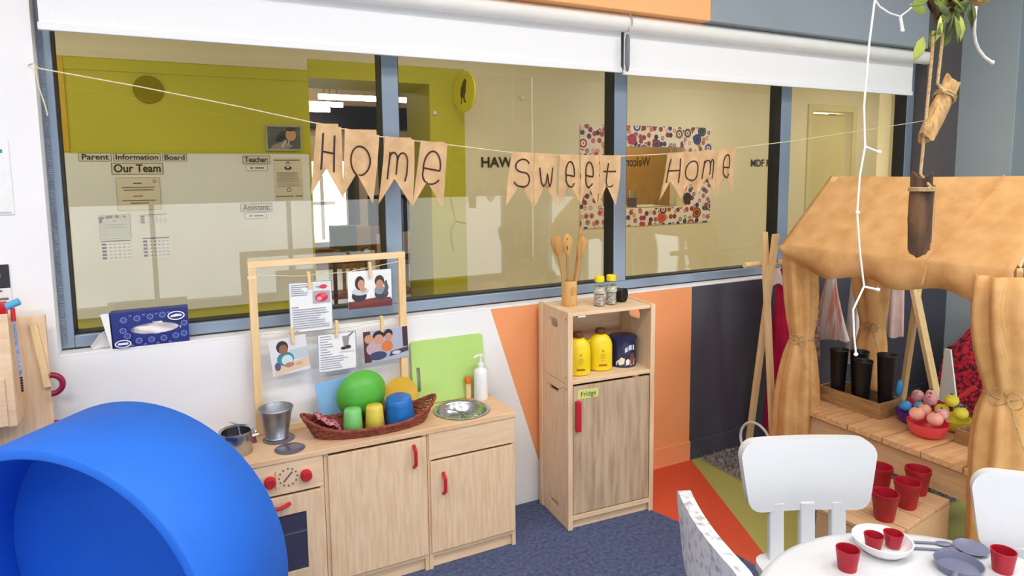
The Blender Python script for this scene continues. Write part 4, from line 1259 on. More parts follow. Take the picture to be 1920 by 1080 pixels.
for x0 in (0, FW-T):
    side(x0, FM, FH, 'side_panel')
    side_low(x0, 0.0, FM-0.002, 'side_panel')
box_obj('top_panel', (T, 0, FH-T-0.004), (FW-T, FD, FH-0.004), birch, fg, 0.0015)
box_obj('shelf_panel', (T, -0.002, FM), (FW-T, FD, FM+0.018), birch, fg, 0.0015)
box_obj('back_panel', (T, FD-0.008, FM+0.018), (FW-T, FD, FH-T-0.004), birch, fg)
box_obj('back_panel', (T, FD-0.008, 0.05), (FW-T, FD, FM-0.004), birch, fg)
box_obj('bottom_panel', (T, 0.004, 0.045), (FW-T, FD-0.008, 0.058), birch, fg)
box_obj('plinth', (T, 0.01, 0.0), (FW-T, 0.02, 0.045), birch, fg)
for x in (-0.001, FW-0.021):
    box_obj('front_post', (x, -0.006, 0), (x+0.022, 0.0, FH), birch_v, fg, 0.001)
box_obj('front_rail', (0.021, -0.006, 0.040), (FW-0.021, 0.0, 0.062), birch, fg, 0.001)
box_obj('rear_post', (-0.006, FD-0.03, 0), (0.0, FD, FH), birch_v, fg, 0.001)
dd = box_obj('door', (0.024, -0.006, 0.066), (FW-0.026, 0.010, FM-0.010), laminate, fg, 0.0015)
MB().box((0.030, -0.026, 0.432), (0.052, -0.006, 0.562)).build('handle', red_pl, dd, bevel=0.003)
lb = MB().box((0.043, -0.0075, 0.566), (0.142, -0.006, 0.604)).build('label_strip', mat('pale_yellow_label', (224, 222, 130), 0.5, noise=(20, (216, 214, 122))), dd)
lettering('Fridge', 0.03, mat('green_ink', (70, 120, 60), 0.6, noise=(30, (60, 108, 52))), lb, (0.094, -0.0082, 0.585), 0.072)
for z in (FM+0.03, FM-0.02, FH-0.03):
    MB().lathe([(0, -0.003), (0.005, -0.003), (0.005, 0.0), (0, 0.0)], 10, mx=Matrix.Translation((-0.0005, 0.014, z)) @ Matrix.Rotation(pi/2, 4, 'Y')).build('screw', steel, fg)
MB().box((0.05, 0.003, FH-T-0.012), (0.085, 0.02, FH-T-0.004)).build('magnet_catch', white_pl, fg)


def FP(x, y):
    """fridge-local position to the room"""
    a = radians(-3.5)
    return 1.379+x*cos(a)-y*sin(a), 2.238+x*sin(a)+y*cos(a)


def jug(lab, x, y):
    gx, gy = FP(x, y)
    e = thing('juice_jug', lab, 'jug', (gx, gy, FM+0.0200), rz=radians(-22), group='yellow jugs in the toy fridge')
    prof = []
    vs, fs = [], []
    n = 28
    rows = [(0.0, 0.0), (0.046, 0.002), (0.050, 0.010), (0.050, 0.105), (0.047, 0.125), (0.036, 0.145), (0.022, 0.155), (0.018, 0.158), (0.018, 0.163), (0, 0.163)]
    m_ = MB()
    m_.lathe(rows, n, sx=1.06, sy=0.78)
    m_.build('jug_body', jug_y, e, True, ang=45)
    MB().lathe([(0, 0.160), (0.021, 0.160), (0.022, 0.163), (0.022, 0.178), (0.019, 0.181), (0, 0.181)], 20).build('cap', brown_cap, e, True)
    MB().tube([(-0.036, 0, 0.135), (-0.056, 0, 0.120), (-0.058, 0, 0.075), (-0.046, 0, 0.055)], 0.008, 8).build('jug_handle', jug_y, e, True)
    pr = Print(0.06, 0.09)
    pr.ell(0.5, 0.82, 0.05, 0.05, (130, 100, 20)).ell(0.5, 0.55, 0.2, 0.14, (226, 190, 30)).lines(0.34, 0.35, 0.6, 0.34, 3, (190, 150, 30), 0.02).rect(0.2, 0.08, 0.6, 0.08, (150, 86, 40))
    o_ = pr.build(e, -0.0395, 'front_print')
    o_.location = (0.004, -0.0398, 0.062)
    return e


jug('yellow juice jug at the left of the open fridge shelf', 0.088, 0.070)
jug('yellow juice jug in the middle of the open fridge shelf', 0.208, 0.090)
gx, gy = FP(0.338, 0.115)
e = thing('milk_powder_tin', 'navy blue tin with printed food picture on the fridge shelf', 'tin', (gx, gy, FM+0.0200), rz=-0.35)
MB().lathe([(0, 0), (0.060, 0), (0.062, 0.003), (0.062, 0.006), (0.060, 0.008), (0.060, 0.120), (0, 0.120)], 36).build('can', tin_navy, e, True, ang=50)
MB().lathe([(0.063, 0.118), (0.064, 0.128), (0.060, 0.131), (0, 0.131)], 36).build('lid', mat('navy_lid', (36, 44, 92), 0.35, noise=(9, (32, 38, 84))), e, True, ang=50)


def wrap(pts, c_, R=0.0604, k=0):
    vs_ = [((R+0.0003*k)*sin(u), -(R+0.0003*k)*cos(u), z) for u, z in pts]
    return vs_, c_


lab_m = MB()
for k, (pts, c_) in enumerate((([(-0.75, 0.025), (-0.4, 0.04), (0.0, 0.045), (0.4, 0.05), (0.75, 0.04), (0.75, 0.004), (0.4, 0.008), (0, 0.01), (-0.4, 0.01), (-0.75, 0.004)], (206, 196, 186)), ([(-0.1, 0.085), (0.3, 0.10), (0.7, 0.098), (0.7, 0.075), (0.3, 0.078), (-0.1, 0.066)], (214, 218, 232)),
                              ([(0.3, 0.06), (0.62, 0.064), (0.7, 0.04), (0.6, 0.012), (0.35, 0.012)], (120, 70, 60)), ([(-0.6, 0.03), (-0.35, 0.046), (-0.1, 0.04), (-0.15, 0.016), (-0.5, 0.010)], (238, 226, 200)), ([(-0.05, 0.03), (0.12, 0.04), (0.28, 0.03), (0.2, 0.012), (0.0, 0.012)], (240, 232, 214)))):
    vs_, c_ = wrap(pts, c_, k=k+1)
    lab_m.add(vs_, [tuple(range(len(vs_)))], None, lin(c_))
lab_m.build('label_print', PRINT, e, fix=False)

# on top of the fridge
gx, gy = FP(0.085, 0.145)
e = thing('utensil_pot', 'tall bamboo pot holding wooden spoons on top of the fridge', 'pot', (gx, gy, FH-0.004))
MB().lathe([(0, 0), (0.032, 0), (0.033, 0.004), (0.034, 0.105), (0.030, 0.110), (0.027, 0.105), (0.026, 0.008), (0, 0.006)], 28).build('pot_wall', bamboo, e, True, ang=50)
MB().plate([(0.0+0.011*cos(2*pi*i/20), 0.07+0.02*sin(2*pi*i/20)) for i in range(20)], (), -0.0355, -0.0345, 'xz').build('leaf_mark', spoonw, e)
base = Vector((gx, gy, FH))
for i, (dx, dy, ln, bw, nm, lab) in enumerate(((-0.040, 0.00, 0.30, 0.026, 'wooden_spoon', 'broad wooden spoon leaning left in the bamboo pot'), (0.008, 0.032, 0.295, 0.023, 'wooden_spatula', 'slotted wooden spatula in the middle of the bamboo pot'), (0.028, -0.032, 0.285, 0.021, 'wooden_spoon', 'wooden spoon leaning right in the bamboo pot'), (0.046, 0.014, 0.345, 0.009, 'wooden_stick', 'tall thin wooden stirrer rising above the spoons'))):
    b0 = base+Vector((dx*0.30, dy*0.30, 0.004))
    e = thing(nm, lab, 'spoon' if 'spoon' in nm else 'utensil', b0)
    tip = Vector((dx*0.95, dy*0.62, ln*0.72))
    MB().tube([(0, 0, 0.004), tip*0.5, tip], [0.006, 0.0055, 0.006], 8).build('stem', spoonw, e, True)
    d = tip.normalized()
    sx_ = Vector((0.85, -0.53, 0)) - d*d.dot(Vector((0.85, -0.53, 0)))
    sx_.normalize()
    sy_ = d.cross(sx_)
    q = Matrix(((sx_.x, sy_.x, d.x, 0), (sx_.y, sy_.y, d.y, 0), (sx_.z, sy_.z, d.z, 0), (0, 0, 0, 1)))
    if nm == 'wooden_stick':
        MB().lathe([(0.004, -0.01), (0.008, 0.02), (0.008, 0.07), (0.0, 0.1)], 10, mx=Matrix.Translation(tip) @ q).build('blade', spoonw, e, True)
    else:
        MB().lathe([(0.005, -0.012), (bw*0.7, 0.012), (bw, 0.045), (bw*0.85, 0.075), (0.0, 0.092)], 18, mx=Matrix.Translation(tip) @ q, sy=0.3).build('head', spoonw if i != 1 else bamboo, e, True)
        if i == 1:
            MB().box((-0.002, -0.0062, 0.02), (0.002, 0.0062, 0.07), Matrix.Translation(tip) @ q).build('slot', black_pl, e)
for i, (x, y, lab) in enumerate(((0.200, 0.085, 'left one of two clear bottles with yellow caps on fridge'), (0.262, 0.090, 'right one of two clear bottles with yellow caps on fridge'))):
    gx, gy = FP(x, y)
    e = thing('spice_bottle', lab, 'bottle', (gx, gy, FH-0.004), group='clear bottles on the fridge')
    MB().lathe([(0, 0.001), (0.022, 0.001), (0.025, 0.004), (0.025, 0.030), (0.022, 0.034), (0.025, 0.038), (0.025, 0.082), (0.019, 0.100), (0.018, 0.108)], 24).build('bottle_wall', clear, e, True)
    MB().lathe([(0, 0.004), (0.021, 0.004), (0.021, 0.052), (0, 0.050)], 20).build('contents', mat('pale_grains', (216, 208, 196), 0.8, noise=(160, (120, 112, 104), 0.4, 0.6)), e, True)
    MB().lathe([(0, 0.106), (0.020, 0.106), (0.021, 0.109), (0.021, 0.128), (0.018, 0.131), (0, 0.131)], 24).build('cap', mat('lemon_cap', (250, 228, 24), 0.4, noise=(9, (244, 220, 20))), e, True)
    MB().lathe([(0.0252, 0.058), (0.0254, 0.074), (0.0235, 0.086)], 24).build('ink_band', mat('faded_label_ink', (150, 148, 130), 0.7, noise=(90, (220, 218, 204))), e, True)
gx, gy = FP(0.325, 0.135)
e = thing('coffee_capsule_jar', 'black round jar lying on its side behind the bottles', 'jar', (gx, gy, FH-0.004+0.032), rz=radians(25))
MB().lathe([(0, -0.03), (0.028, -0.03), (0.030, -0.026), (0.030, 0.022), (0.032, 0.024), (0.032, 0.034), (0.026, 0.036), (0.024, 0.030), (0, 0.030)], 28, mx=Matrix.Rotation(pi/2, 4, 'X')).build('jar_wall', black_pl, e, True, ang=40)

# ------------------------------------------------------------------ market stall under hessian
SX0, SX1, SY0, SY1 = 2.56, 3.06, 1.22, 2.07
st = thing('market_stall', 'pine play market stall with a burlap roof and tied drapes', 'play stall', (0, 0, 0))
for x in (SX0, SX1):
    for y in (SY0, SY1):
        box_obj('post', (x-0.021, y-0.021, 0.003 if y < 1.5 else 0.012), (x+0.021, y+0.021, 1.16), pine, st, 0.002)
for x in (SX0, SX1):
    MB().bar((x, SY0+0.021, 1.13), (x, SY1-0.021, 1.13), 0.03, 0.045).build('eave_rail', pine, st)
for y in (SY0, SY1):
    MB().bar((SX0, y, 1.17), (2.76, y, 1.462), 0.03, 0.04).build('rafter', pine, st)
    MB().bar((SX1+0.02, y, 1.17), (2.76, y, 1.462), 0.03, 0.04).build('rafter', pine, st)
    MB().bar((SX0+0.021, y, 0.352), (SX1-0.021, y, 0.352), 0.022, 0.05).build('deck_bearer', pine, st)
NP = 6
for i in range(NP):
    y0 = SY0-0.05+i*(SY1-SY0+0.10)/NP
    y1 = y0+(SY1-SY0+0.10)/NP-0.005
    o = box_obj('deck_plank', (SX0+0.022, y0, 0.378), (SX1-0.022, y1, 0.402), pine_y, st, 0.002)
    box_obj('plank_edge', (SX0-0.026, max(y0, SY0+0.022), 0.376+0.001*(i % 2)), (SX0+0.020, min(y1, SY1-0.022), 0.4015), pine_y, o, 0.002)
box_obj('apron_board', (SX0-0.008, SY0+0.022, 0.262), (SX0+0.008, SY1-0.022, 0.372), tan_ply, st, 0.001)


def hem(y):
    t = (y-1.16)/(2.10-1.16)
    d = 0.115*min(1, max(0, (1-t)/0.16))**0.6
    return max(0.012, d)+0.012*sin(t*19)+(0.05*max(0, 1-t/0.10) if t < 0.1 else 0)


PROF = [(3.10, 1.06, 1), (3.09, 1.12, 0), (3.08, 1.178, 0), (2.92, 1.33, 0), (2.765, 1.478, 0), (2.755, 1.478, 0), (2.60, 1.328, 0), (2.445, 1.178, 0), (2.432, 1.165, 0), (2.425, 1.12, 2), (2.43, 1.07, 3)]
vs, fs = [], []
NY = 44
for j in range(NY+1):
    y = 1.16+(2.10-1.16)*j/NY
    for k, (x, z, md) in enumerate(PROF):
        sag = 0.0
        if 2.45 < x < 3.08 and abs(x-2.76) > 0.02:
            sag = -0.010*abs(sin(3*pi*(y-1.16)/0.94))-0.004*sin(31*y+9*x)
        xx, zz = x, z+sag-(0.006*sin(pi*(y-1.16)/0.94))
        if md == 2:
            zz = 1.172-hem(y)*0.5
            xx = 2.432+0.012*sin(23*y)
        if md == 3:
            zz = 1.172-hem(y)
            xx = 2.436+0.020*sin(23*y+0.6)
        vs.append((xx, y, zz))
n = len(PROF)
for j in range(NY):
    for k in range(n-1):
        fs.append((j*n+k, j*n+k+1, (j+1)*n+k+1, (j+1)*n+k))
rf = MB().add(vs, fs).build('roof_cloth', burlap, st, True, ang=180)
md = rf.modifiers.new('solid', 'SOLIDIFY')
md.thickness = 0.004
MB().tube([(2.755, 1.365, 1.478), (2.60, 1.40, 1.325), (2.44, 1.44, 1.172), (2.420, 1.445, 1.08)], 0.003, 6).build('seam', burlap, rf, True)


def drape(rows, folds, seed, parent, name='drape', n=64):
    """rows: (x, y, z, rx, ry, fold depth)"""
    vs, fs = [], []
    for i, (x, y, z, rx, ry, fd) in enumerate(rows):
        for j in range(n):
            a = 2*pi*j/n
            k = 1+fd*(sin(folds*a+seed)+0.5*sin((folds+3)*a+seed*2.3))
            vs.append((x+rx*k*cos(a), y+ry*k*sin(a), z))
    for i in range(len(rows)-1):
        for j in range(n):
            j2 = (j+1) % n
            fs.append((i*n+j, i*n+j2, (i+1)*n+j2, (i+1)*n+j))
    o = MB().add(vs, fs).build(name, burlap, parent, True, ang=180)
    sb = o.modifiers.new('sub', 'SUBSURF')
    sb.levels = sb.render_levels = 1
    so = o.modifiers.new('solid', 'SOLIDIFY')
    so.thickness = 0.003
    return o


def bow(c, parent, s=1.0, rx=0.06, ry=0.06):
    x, y, z = c
    b = MB()
    b.tube([(x+rx*cos(2*pi*i/28), y+ry*sin(2*pi*i/28), z+0.004*sin(6*pi*i/28)) for i in range(28)], 0.003, 6, True)
    fx, fy = x-rx*0.80, y-ry*0.62           # front of the tie, towards the room
    for sx in (-1, 1):
        lp = []
        for i in range(13):
            t = pi*2*i/12
            lp.append((fx-0.01-0.01*s*sin(t/2), fy+sx*0.045*s*(1-cos(t))/2*0.9, fz(z, s, t)))
        b.tube(lp, 0.0022, 6)
        b.tube([(fx-0.004, fy, z), (fx-0.014, fy+sx*0.02*s, z-0.05*s), (fx-0.012, fy+sx*0.045*s, z-0.12*s)], 0.0022, 6)
    return b.build('twine_bow', twine_m, parent, True)


def fz(z, s, t):
    return z+0.022*s*sin(t)+0.004


dl = drape([(2.53, 2.09, 1.150, 0.055, 0.05, 0.10), (2.545, 2.085, 1.08, 0.070, 0.06, 0.14), (2.555, 2.08, 0.98, 0.075, 0.065, 0.14), (2.56, 2.075, 0.84, 0.070, 0.062, 0.10), (2.56, 2.07, 0.735, 0.052, 0.050, 0.05), (2.56, 2.07, 0.715, 0.050, 0.048, 0.04), (2.555, 2.07, 0.68, 0.066, 0.060, 0.10), (2.55, 2.075, 0.52, 0.095, 0.080, 0.12), (2.55, 2.075, 0.30, 0.105, 0.090, 0.13), (2.55, 2.075, 0.06, 0.110, 0.095, 0.14)], 6, 0.4, st)
bow((2.56, 2.07, 0.722), dl, 1.0, 0.055, 0.053)
dr_ = drape([(2.50, 1.215, 1.145, 0.11, 0.075, 0.10), (2.505, 1.215, 1.04, 0.12, 0.085, 0.14), (2.52, 1.22, 0.92, 0.105, 0.085, 0.14), (2.545, 1.22, 0.80, 0.085, 0.078, 0.10), (2.56, 1.22, 0.725, 0.064, 0.062, 0.05), (2.56, 1.22, 0.700, 0.062, 0.060, 0.04), (2.555, 1.22, 0.65, 0.085, 0.080, 0.10), (2.56, 1.22, 0.50, 0.100, 0.092, 0.12), (2.565, 1.215, 0.28, 0.100, 0.090, 0.12), (2.57, 1.21, 0.06, 0.102, 0.090, 0.13)], 7, 1.9, st)
bow((2.56, 1.22, 0.712), dr_, 1.35, 0.066, 0.064)
db = drape([(3.02, 2.06, 1.14, 0.10, 0.07, 0.10), (3.02, 2.06, 1.02, 0.11, 0.075, 0.14), (3.04, 2.06, 0.88, 0.095, 0.070, 0.12), (3.06, 2.06, 0.745, 0.062, 0.055, 0.05), (3.06, 2.06, 0.715, 0.060, 0.053, 0.04), (3.055, 2.06, 0.66, 0.075, 0.065, 0.10), (3.05, 2.06, 0.52, 0.085, 0.070, 0.12), (3.05, 2.06, 0.41, 0.085, 0.070, 0.12)], 6, 3.1, st)
bow((3.06, 2.06, 0.730), db, 0.9, 0.063, 0.056)

# crate of florist buckets on the stall deck
DZ0 = 0.4032
cr = thing('flower_crate', 'long weathered crate holding black buckets at the left of the stall', 'crate', (2.70, 1.765, DZ0))
for a, b in (((0, 0, 0.006), (0.012, 0.315, 0.070)), ((0.150, 0, 0.006), (0.162, 0.315, 0.070)), ((0.012, 0, 0.006), (0.150, 0.012, 0.070)), ((0.012, 0.303, 0.006), (0.150, 0.315, 0.070))):
    box_obj('crate_side', a, b, crate_w, cr, 0.001)
box_obj('crate_base', (0, 0, 0), (0.162, 0.315, 0.006), crate_w, cr)
for i, (x, y, h, lab) in enumerate(((2.748, 2.010, 0.250, 'black flower bucket at the left end of the crate'), (2.812, 1.950, 0.245, 'black flower bucket at the back of the crate'), (2.751, 1.888, 0.225, 'shorter black flower bucket at the front of the crate'), (2.813, 1.818, 0.262, 'tallest black flower bucket at the right end of the crate'))):
    e = thing('flower_bucket', lab, 'bucket', (x, y, DZ0+0.0072), group='black flower buckets')
    MB().lathe([(0, 0), (0.026, 0), (0.027, 0.004), (0.040, h-0.006), (0.0425, h-0.004), (0.0415, h), (0.038, h-0.006), (0.025, 0.008), (0, 0.006)], 28).build('bucket_wall', black_pl, e, True, ang=50)


def bowl_thing(lab, x, y, r, h, m, handle=None):
    e = thing('toy_bowl', lab, 'bowl', (x, y, DZ0))
    MB().lathe([(0, 0), (r*0.62, 0), (r*0.82, h*0.25), (r*0.96, h*0.75), (r*1.0, h), (r*0.97, h), (r*0.92, h*0.75), (r*0.78, h*0.30), (r*0.58, 0.006), (0, 0.006)], 32).build('bowl_wall', m, e, True, ang=60)
    if handle:
        MB().tube([(r*0.9*handle[0], r*0.9*handle[1], h*0.9), ((r+0.06)*handle[0], (r+0.06)*handle[1], h+handle[2]*0.6), ((r+0.10)*handle[0], (r+0.10)*handle[1], h+handle[2])], [0.009, 0.007, 0.010], 8).build('handle', m, e, True)
    return e


purple = mat('purple_plastic', (96, 30, 140), 0.35, noise=(9, (86, 24, 130)))
pink = mat('coral_pink_plastic', (240, 80, 96), 0.35, noise=(9, (232, 72, 88)))
yel2 = mat('lemon_plastic', (232, 220, 70), 0.4, noise=(9, (224, 212, 64)))
red2 = mat('scarlet_plastic', (206, 24, 54), 0.35, noise=(9, (196, 20, 48)))
teal = mat('teal_foil', (40, 130, 140), 0.3, noise=(30, (30, 96, 110)))
bowl_thing('purple toy bowl in the middle of the stall deck', 2.800, 1.690, 0.060, 0.052, purple)
bowl_thing('coral pink toy bowl at the front of the stall deck', 2.715, 1.565, 0.078, 0.058, pink)
bowl_thing('lemon yellow toy pan with a handle behind the pink bowl', 2.875, 1.562, 0.075, 0.050, yel2, (0.35, -0.94, 0.03))
bowl_thing('scarlet toy pan with a raised handle at the back', 2.960, 1.720, 0.080, 0.050, red2, (0.55, -0.83, 0.10))
blue2 = mat('bright_blue_toy', (40, 130, 210), 0.45, noise=(30, (80, 170, 230)))
peach = mat('peach_toy', (246, 150, 130), 0.5, noise=(14, (250, 190, 170)))
red3 = mat('red_white_toy', (206, 40, 60), 0.5, noise=(26, (240, 180, 180), 0.42, 0.55))
yel3 = mat('yellow_toy', (236, 226, 80), 0.5, noise=(14, (226, 214, 66)))
FR = [('peach', peach, 2.684, 1.593, 0.088, 0.030, 'pale peach toy fruit at the left of the pink bowl'), ('peach', peach, 2.699, 1.529, 0.084, 0.030, 'pale peach toy fruit at the front of the pink bowl'), ('peach', red3, 2.762, 1.541, 0.088, 0.028, 'red and white toy fruit at the right of the pink bowl'), ('peach', peach, 2.746, 1.602, 0.090, 0.028, 'peach toy fruit at the back of the pink bowl'),
      ('lemon', yel3, 2.862, 1.596, 0.074, 0.028, 'yellow toy lemon at the left of the yellow pan'), ('lemon', yel3, 2.884, 1.532, 0.074, 0.029, 'yellow toy lemon at the right of the yellow pan'), ('lemon', yel3, 2.868, 1.562, 0.124, 0.028, 'yellow toy lemon on top in the yellow pan'),
      ('plum', blue2, 2.822, 1.668, 0.070, 0.024, 'blue toy ball at the right of the purple bowl'), ('plum', blue2, 2.783, 1.703, 0.070, 0.024, 'blue toy ball at the left of the purple bowl'),
      ('strawberry', red3, 2.945, 1.750, 0.072, 0.028, 'red speckled toy strawberry at the left of scarlet pan'), ('strawberry', red3, 2.940, 1.690, 0.072, 0.029, 'red speckled toy strawberry at the right of scarlet pan'), ('strawberry', red3, 3.005, 1.726, 0.072, 0.026, 'red speckled toy strawberry at the back of scarlet pan')]
for nm, m_, x, y, dz, r, lab in FR:
    e = thing('toy_'+nm, lab, 'toy fruit', (x, y, DZ0+dz-r), group='toy fruit on the stall')
    sc = {'peach': (1, 1, 0.94), 'lemon': (1.2, 0.92, 0.92), 'plum': (1, 1, 1), 'strawberry': (0.95, 0.95, 1.1)}[nm]
    MB().sphere((0, 0, r), r, 18, 12, sc).build('fruit_body', m_, e, True)
    MB().lathe([(0, 0), (0.006, 0.0), (0.003, 0.006), (0, 0.007)], 8, c=(0, 0, r+r*sc[2]*0.98)).build('stalk', leaf_m, e, True)
e = thing('toy_spoon', 'blue toy spoon standing in the crate corner', 'spoon', (2.880, 1.800, DZ0))
MB().tube([(0, 0, 0), (0.005, 0, 0.07)], 0.006, 8).build('stem', blue2, e, True)
MB().sphere((0.006, 0, 0.105), 0.03, 14, 10, (0.7, 0.4, 1.3)).build('bowl', blue2, e, True)
sc_ = thing('seed_crate', 'small weathered wooden crate at the right end of the stall', 'crate', (2.745, 1.325, DZ0))
for a, b in (((0, 0, 0.006), (0.010, 0.15, 0.055)), ((0.12, 0, 0.006), (0.13, 0.15, 0.055)), ((0.010, 0, 0.006), (0.12, 0.010, 0.055)), ((0.010, 0.14, 0.006), (0.12, 0.15, 0.055))):
    box_obj('crate_side', a, b, crate_w, sc_, 0.001)
box_obj('crate_base', (0, 0, 0), (0.13, 0.15, 0.006), crate_w, sc_)
e = thing('foil_ball', 'shiny teal foil ball resting behind the small crate', 'ball', (2.990, 1.360, DZ0))
MB().sphere((0, 0, 0.052), 0.052, 18, 12).build('ball', teal, e, True)
MB().lathe([(0, 0), (0.008, 0.004), (0.004, 0.02), (0, 0.022)], 8, c=(0, 0, 0.10)).build('twist', steel, e, True)
e = thing('silver_cup', 'small silver toy cup behind the yellow pan', 'cup', (2.985, 1.600, DZ0))
MB().lathe([(0, 0), (0.024, 0), (0.034, 0.07), (0.031, 0.07), (0.022, 0.004), (0, 0.004)], 20).build('cup_wall', steel, e, True)
for k, (x, y) in enumerate(((2.787, 1.366), (2.820, 1.436), (2.842, 1.372))):
    tag(MB().sphere((0, 0, 0.022), 0.022, 12, 8, (1.1, 0.9, 0.8)).build('toy_potato', mat('potato_tan', (200, 160, 100), 0.8, noise=(30, (170, 128, 76))), None, True, loc=(x, y, DZ0+0.0065)), ['tan toy potato nearest in the small crate', 'tan toy potato at the left of the small crate', 'tan toy potato at the back of the small crate'][k], 'toy', 'toy potatoes in the small crate')

# ------------------------------------------------------------------ dressing-up rack behind the stall
rk = thing('clothes_rack', 'pine A-frame clothes rack standing behind the market stall', 'rack', (0, 0, 0))
MB().bar((2.63, 2.440, 0.014), (2.63, 2.300, 1.190), 0.020, 0.034, (1, 0, 0)).build('leg', pine, rk, bevel=0.002)
MB().bar((2.608, 2.245, 0.014), (2.608, 2.354, 1.198), 0.020, 0.034, (1, 0, 0)).build('leg', pine, rk, bevel=0.002)
MB().bar((3.70, 2.30, 0.006), (3.70, 2.20, 1.19), 0.024, 0.040, (1, 0, 0)).build('leg', pine, rk, bevel=0.002)
MB().bar((3.675, 2.02, 0.010), (3.675, 2.33, 1.19), 0.024, 0.055, (1, 0, 0)).build('leg', pine, rk, bevel=0.002)
MB().tube([(2.50, 2.375, 1.035), (3.80, 2.29, 1.035)], 0.014, 12).build('rail', pine_x, rk, True)


def garment(name, label, cat, x, y, ztop, zbot, w0, w1, m, seed, folds=7, taper=1.0):
    y = 2.375-0.0654*(x-2.5)      # straight under the rail
    e = thing(name, label, cat, (x, y, ztop))
    rows = []
    for i in range(9):
        t = i/8
        w = w0+(w1-w0)*t**taper
        rows.append((0, 0, -(ztop-zbot)*t, w*0.55, w, 0.05+0.12*t))
    vs, fs = [], []
    nn = 48
    for (xx, yy, zz, rx, ry, fd) in rows:
        for j in range(nn):
            a = 2*pi*j/nn
            k = 1+fd*(sin(folds*a+seed)+0.4*sin((folds+4)*a+2*seed))
            vs.append((xx+rx*k*cos(a), yy+ry*k*sin(a), zz+0.01*sin(3*a+seed)*(zz/(zbot-ztop+1e-6))))
    for i in range(8):
        for j in range(nn):
            fs.append((i*nn+j, i*nn+(j+1) % nn, (i+1)*nn+(j+1) % nn, (i+1)*nn+j))
    MB().add(vs, fs).build('fabric', m, e, True, ang=180)
    zr = 1.035-ztop
    hk = MB().tube([(0, 0, -0.02), (0, 0.020, zr-0.022), (0, 0.020, zr), (0, 0.014, zr+0.015), (0, 0, zr+0.020), (0, -0.014, zr+0.015), (0, -0.020, zr)], 0.0028, 6)
    hk.build('hanger_hook', steel, e, True)
    return e


garment('magenta_dress', 'magenta dress hanging on the rack beside its pine legs', 'dress', 2.765, 2.352, 0.995, 0.13, 0.035, 0.085, magenta_cl, 0.7)
garment('white_veil', 'short fluffy white veil on the rack end', 'veil', 2.70, 2.365, 1.012, 0.925, 0.03, 0.055, white_cl, 1.7, 9)
striped = mat('peach_striped_cloth', (248, 240, 236), 0.85, noise=(9, (246, 176, 160), 0.44, 0.52), stretch=(1, 3, 0.4))
garment('striped_skirt', 'peach and white striped skirt hanging behind the stall opening', 'skirt', 3.10, 2.325, 0.955, 0.60, 0.025, 0.105, striped, 2.4, 8, 1.3)
garment('pink_shawl', 'pale pink shawl hanging at the right end of the rack', 'shawl', 3.60, 2.298, 0.99, 0.56, 0.05, 0.06, mat('pale_pink_cloth', (226, 196, 190), 0.85, noise=(14, (214, 182, 178))), 0.2, 6)
garment('brown_lace_shawl', 'brown lace shawl hanging behind the left stall post', 'shawl', 2.94, 2.336, 1.0, 0.52, 0.05, 0.07, mat('brown_lace', (150, 110, 96), 0.9, noise=(60, (206, 180, 170), 0.42, 0.6)), 4.0, 6)
garment('white_robe', 'white robe hanging behind the black flower buckets', 'robe', 3.30, 2.318, 0.99, 0.42, 0.03, 0.06, white_cl, 5.0, 6)
plaid = mat('red_plaid_cloth', (200, 30, 52), 0.9, noise=(9, (70, 14, 30), 0.42, 0.56), stretch=(2, 6, 6))
e = thing('plaid_blanket', 'red plaid blanket heaped on a low box against the far wall', 'blanket', (4.22, 2.00, 0.0))
vs, fs = [], []
for j in range(13):
    for k in range(17):
        u, v = k/16, j/12
        x = -0.20+0.42*u
        y = -0.25+0.55*v
        z = 0.46+0.05*sin(5*u+3*v)+0.03*sin(9*v)-0.40*max(0, 1-u*3.5)**1.5-0.38*max(0, 1-v*4)**1.5
        vs.append((x, y, max(z, 0.012+0.004*sin(9*u))))
for j in range(12):
    for k in range(16):
        fs.append((j*17+k, j*17+k+1, (j+1)*17+k+1, (j+1)*17+k))
MB().add(vs, fs).build('fabric', plaid, e, True, ang=180)
box_obj('low_box', (-0.08, -0.10, 0.001), (0.22, 0.30, 0.40), tan_ply, e)
tag(MB().plate([(0.0, 0.0), (0.16, 0.0), (0.13, 0.42), (0.10, 0.42)], (), 0, 0.012, 'yz').build('easel_board', white_pl, None, bevel=0.002, loc=(3.62, 1.92, 0.42)), 'white tapered board standing behind the stall goods', 'board')
bpy.data.objects['easel_board'].location = (3.45, 1.80, 0.001)
bpy.data.objects['easel_board'].scale = (1, 1, 1.4)

# shag rug
rug = thing('shag_rug', 'grey shag rug under the market stall', 'rug', (2.36, 1.62, 0.003))
RW, RD = 1.05, 0.88
MB().box((0, 0, 0), (RW, RD, 0.006)).build('backing', mat('rug_backing', (150, 144, 138), 0.95, noise=(30, (130, 124, 120))), rug)
vs, fs = [], []
rnd = random.Random(3)
for i in range(26000):
    x, y = rnd.uniform(0, RW), rnd.uniform(0, RD)
    a = rnd.uniform(0, 2*pi)
    ln = rnd.uniform(0.014, 0.026)
    dx, dy = cos(a), sin(a)
    le = rnd.uniform(0.2, 0.9)*ln
    b = rnd.uniform(0, 2*pi)
    o_ = len(vs)
    w = 0.0028
    vs += [(x-dx*w, y-dy*w, 0.005), (x+dx*w, y+dy*w, 0.005), (x+cos(b)*le, y+sin(b)*le, 0.006+ln*0.8)]
    fs.append((o_, o_+1, o_+2))
tag(MB().add(vs, fs).build('pile', shag, rug, fix=False), kind='stuff')

